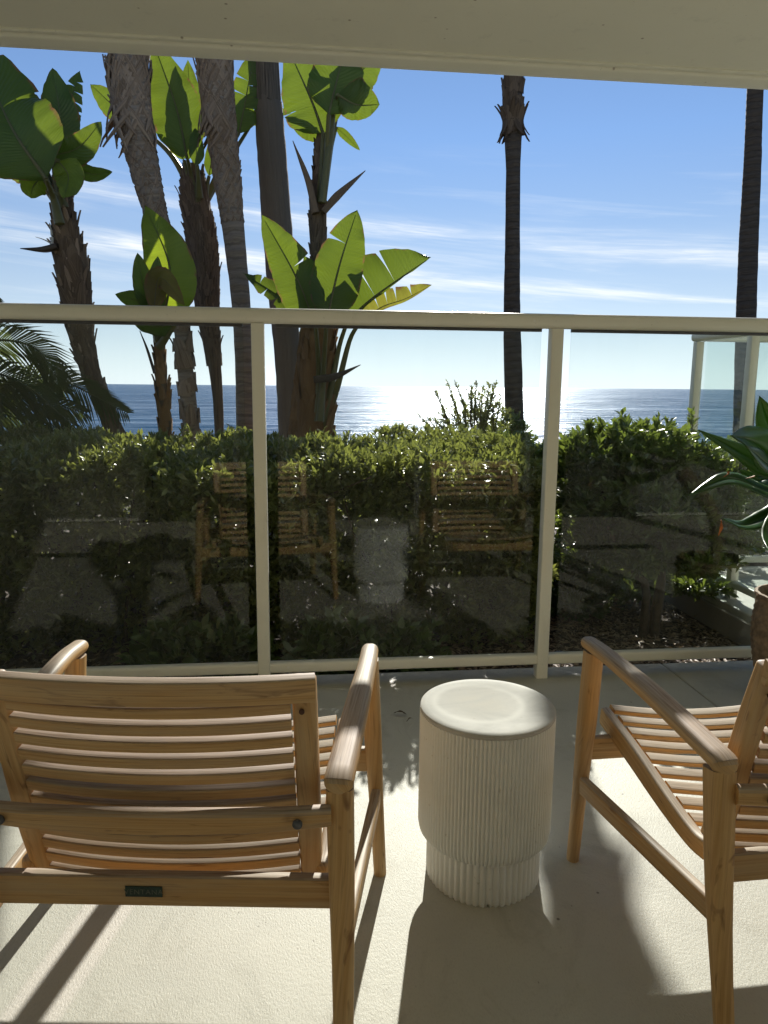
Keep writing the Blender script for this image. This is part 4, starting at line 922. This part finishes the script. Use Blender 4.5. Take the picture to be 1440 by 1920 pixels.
def agave():
    c = at(1492, 905, 2.58); root = empty('agave_plant', (pc.x, pc.y, .39)); tag(root, 'foxtail agave with broad soft leaves growing above the woven pot', 'agave'); off = -root.location
    mb = MB(); tube(mb, [Vector((0, 0, 0)), Vector((-.02, 0, .25)), c+off-Vector((0, 0, .05))], [.028, .03, .04], 12, n=14, wob=.08); mb.build('stalk', M['boot'], root, smooth=60)
    LV = [([(1500, 905), (1450, 925), (1370, 898), (1291, 928)], 56, -.15, (0, 0, 1.2)), ([(1500, 900), (1440, 880), (1390, 850), (1310, 806)], 60, .05, (0, 0, .9)),
          ([(1495, 890), (1450, 860), (1410, 828), (1372, 816)], 84, -.25, (0, 0, .3)), ([(1500, 890), (1465, 830), (1440, 790), (1424, 742)], 70, 0, (.2, 0, .1)),
          ([(1500, 910), (1450, 960), (1400, 985), (1356, 972)], 44, -.2, (0, 0, .9)), ([(1500, 900), (1450, 895), (1420, 900), (1385, 880)], 50, .2, (0, 0, .6)),
          ([(1500, 880), (1480, 800), (1490, 740), (1470, 690)], 70, .1, None), ([(1505, 890), (1560, 840), (1620, 800), (1690, 800)], 70, 0, None), ([(1505, 900), (1580, 900), (1640, 920), (1690, 960)], 70, -.1, None),
          ([(1505, 900), (1540, 820), (1570, 750), (1600, 690)], 70, .1, None), ([(1500, 905), (1480, 960), (1450, 1000), (1440, 1030)], 60, -.35, None), ([(1500, 905), (1540, 980), (1580, 1010), (1620, 1040)], 60, -.2, None),
          ([(1500, 900), (1470, 870), (1440, 830), (1420, 800)], 70, .4, None), ([(1500, 890), (1470, 880), (1440, 870), (1400, 835)], 66, -.4, (0, 0, .3))]
    for L, w, dy, f in LV:
        k = len(L)-1; pts = [at(p[0], p[1], 2.58+dy*q/k)+off for q, p in enumerate(L)]
        fc_ = (Vector((0, 0, EYE))-at(*L[1], 2.58)).normalized()+Vector(f or (0, 0, 0))
        o = big_leaf('leaf', pts, w*px2m(2.58), M['agave'], root, facing=fc_.normalized(), prof='lance', fold=.35, rib=False, wav=.004, n=26)
        sm = o.modifiers.new('solid', 'SOLIDIFY'); sm.thickness = .005
    for (x, y, x2, y2) in ((1352, 975, 1347, 1004), (1415, 892, 1398, 897), (1366, 884, 1356, 895)):
        mb = MB(); sweep(mb, [at(x, y, 2.40)+off, at((x+x2)/2+3, (y+y2)/2, 2.40)+off, at(x2, y2, 2.41)+off], [.008, .013, .003], [.002, .003, .001], .001, n=6); mb.build('dry_tip', M['agavedry'], root)
agave()
su = empty('lime_succulent', (pc.x-.06, pc.y-.03, .385)); tag(su, 'small lime green succulent filling the top of the woven pot', 'succulent')
C = np.stack([rng.uniform(-.09, .09, 60), rng.uniform(-.08, .08, 60), rng.uniform(0, .05, 60)], 1); V, F = rosettes(C, np.tile([0, 0, 1.], (60, 1))+rng.normal(0, .3, (60, 3)), 8, .03, .014)
np_mesh('foliage', V, F, M['succ'], su)['kind'] = 'stuff'

# ------------------------------------------------------------------ small things on the deck
def dry_leaf(x, y, a, L, label):
    p = Vector((x, y, .006)); d = Vector((cos(a), sin(a), 0)); pts = [p, p+d*L*.5+Vector((0, 0, .012)), p+d*L+Vector((0, 0, .004))]
    o = big_leaf('fallen_leaf', pts, L*.3, M['boot_dark'], None, facing=(0, 0, 1), prof='lance', fold=.5, rib=False, n=10)
    tag(o, label, 'leaf', 'dead leaves on the deck')
def fl(px, py):
    v = CF+CR*((px-720)/FPX)-CU*((py-960)/FPX); t = -EYE/v.z; return v.x*t, v.y*t
x, y = fl(738, 1340); dry_leaf(x, y, -.5, .055, 'curled dead leaf on the deck left of the table, larger of two')
x, y = fl(762, 1356); dry_leaf(x, y, .3, .03, 'small dead leaf on the deck touching the side table shadow')
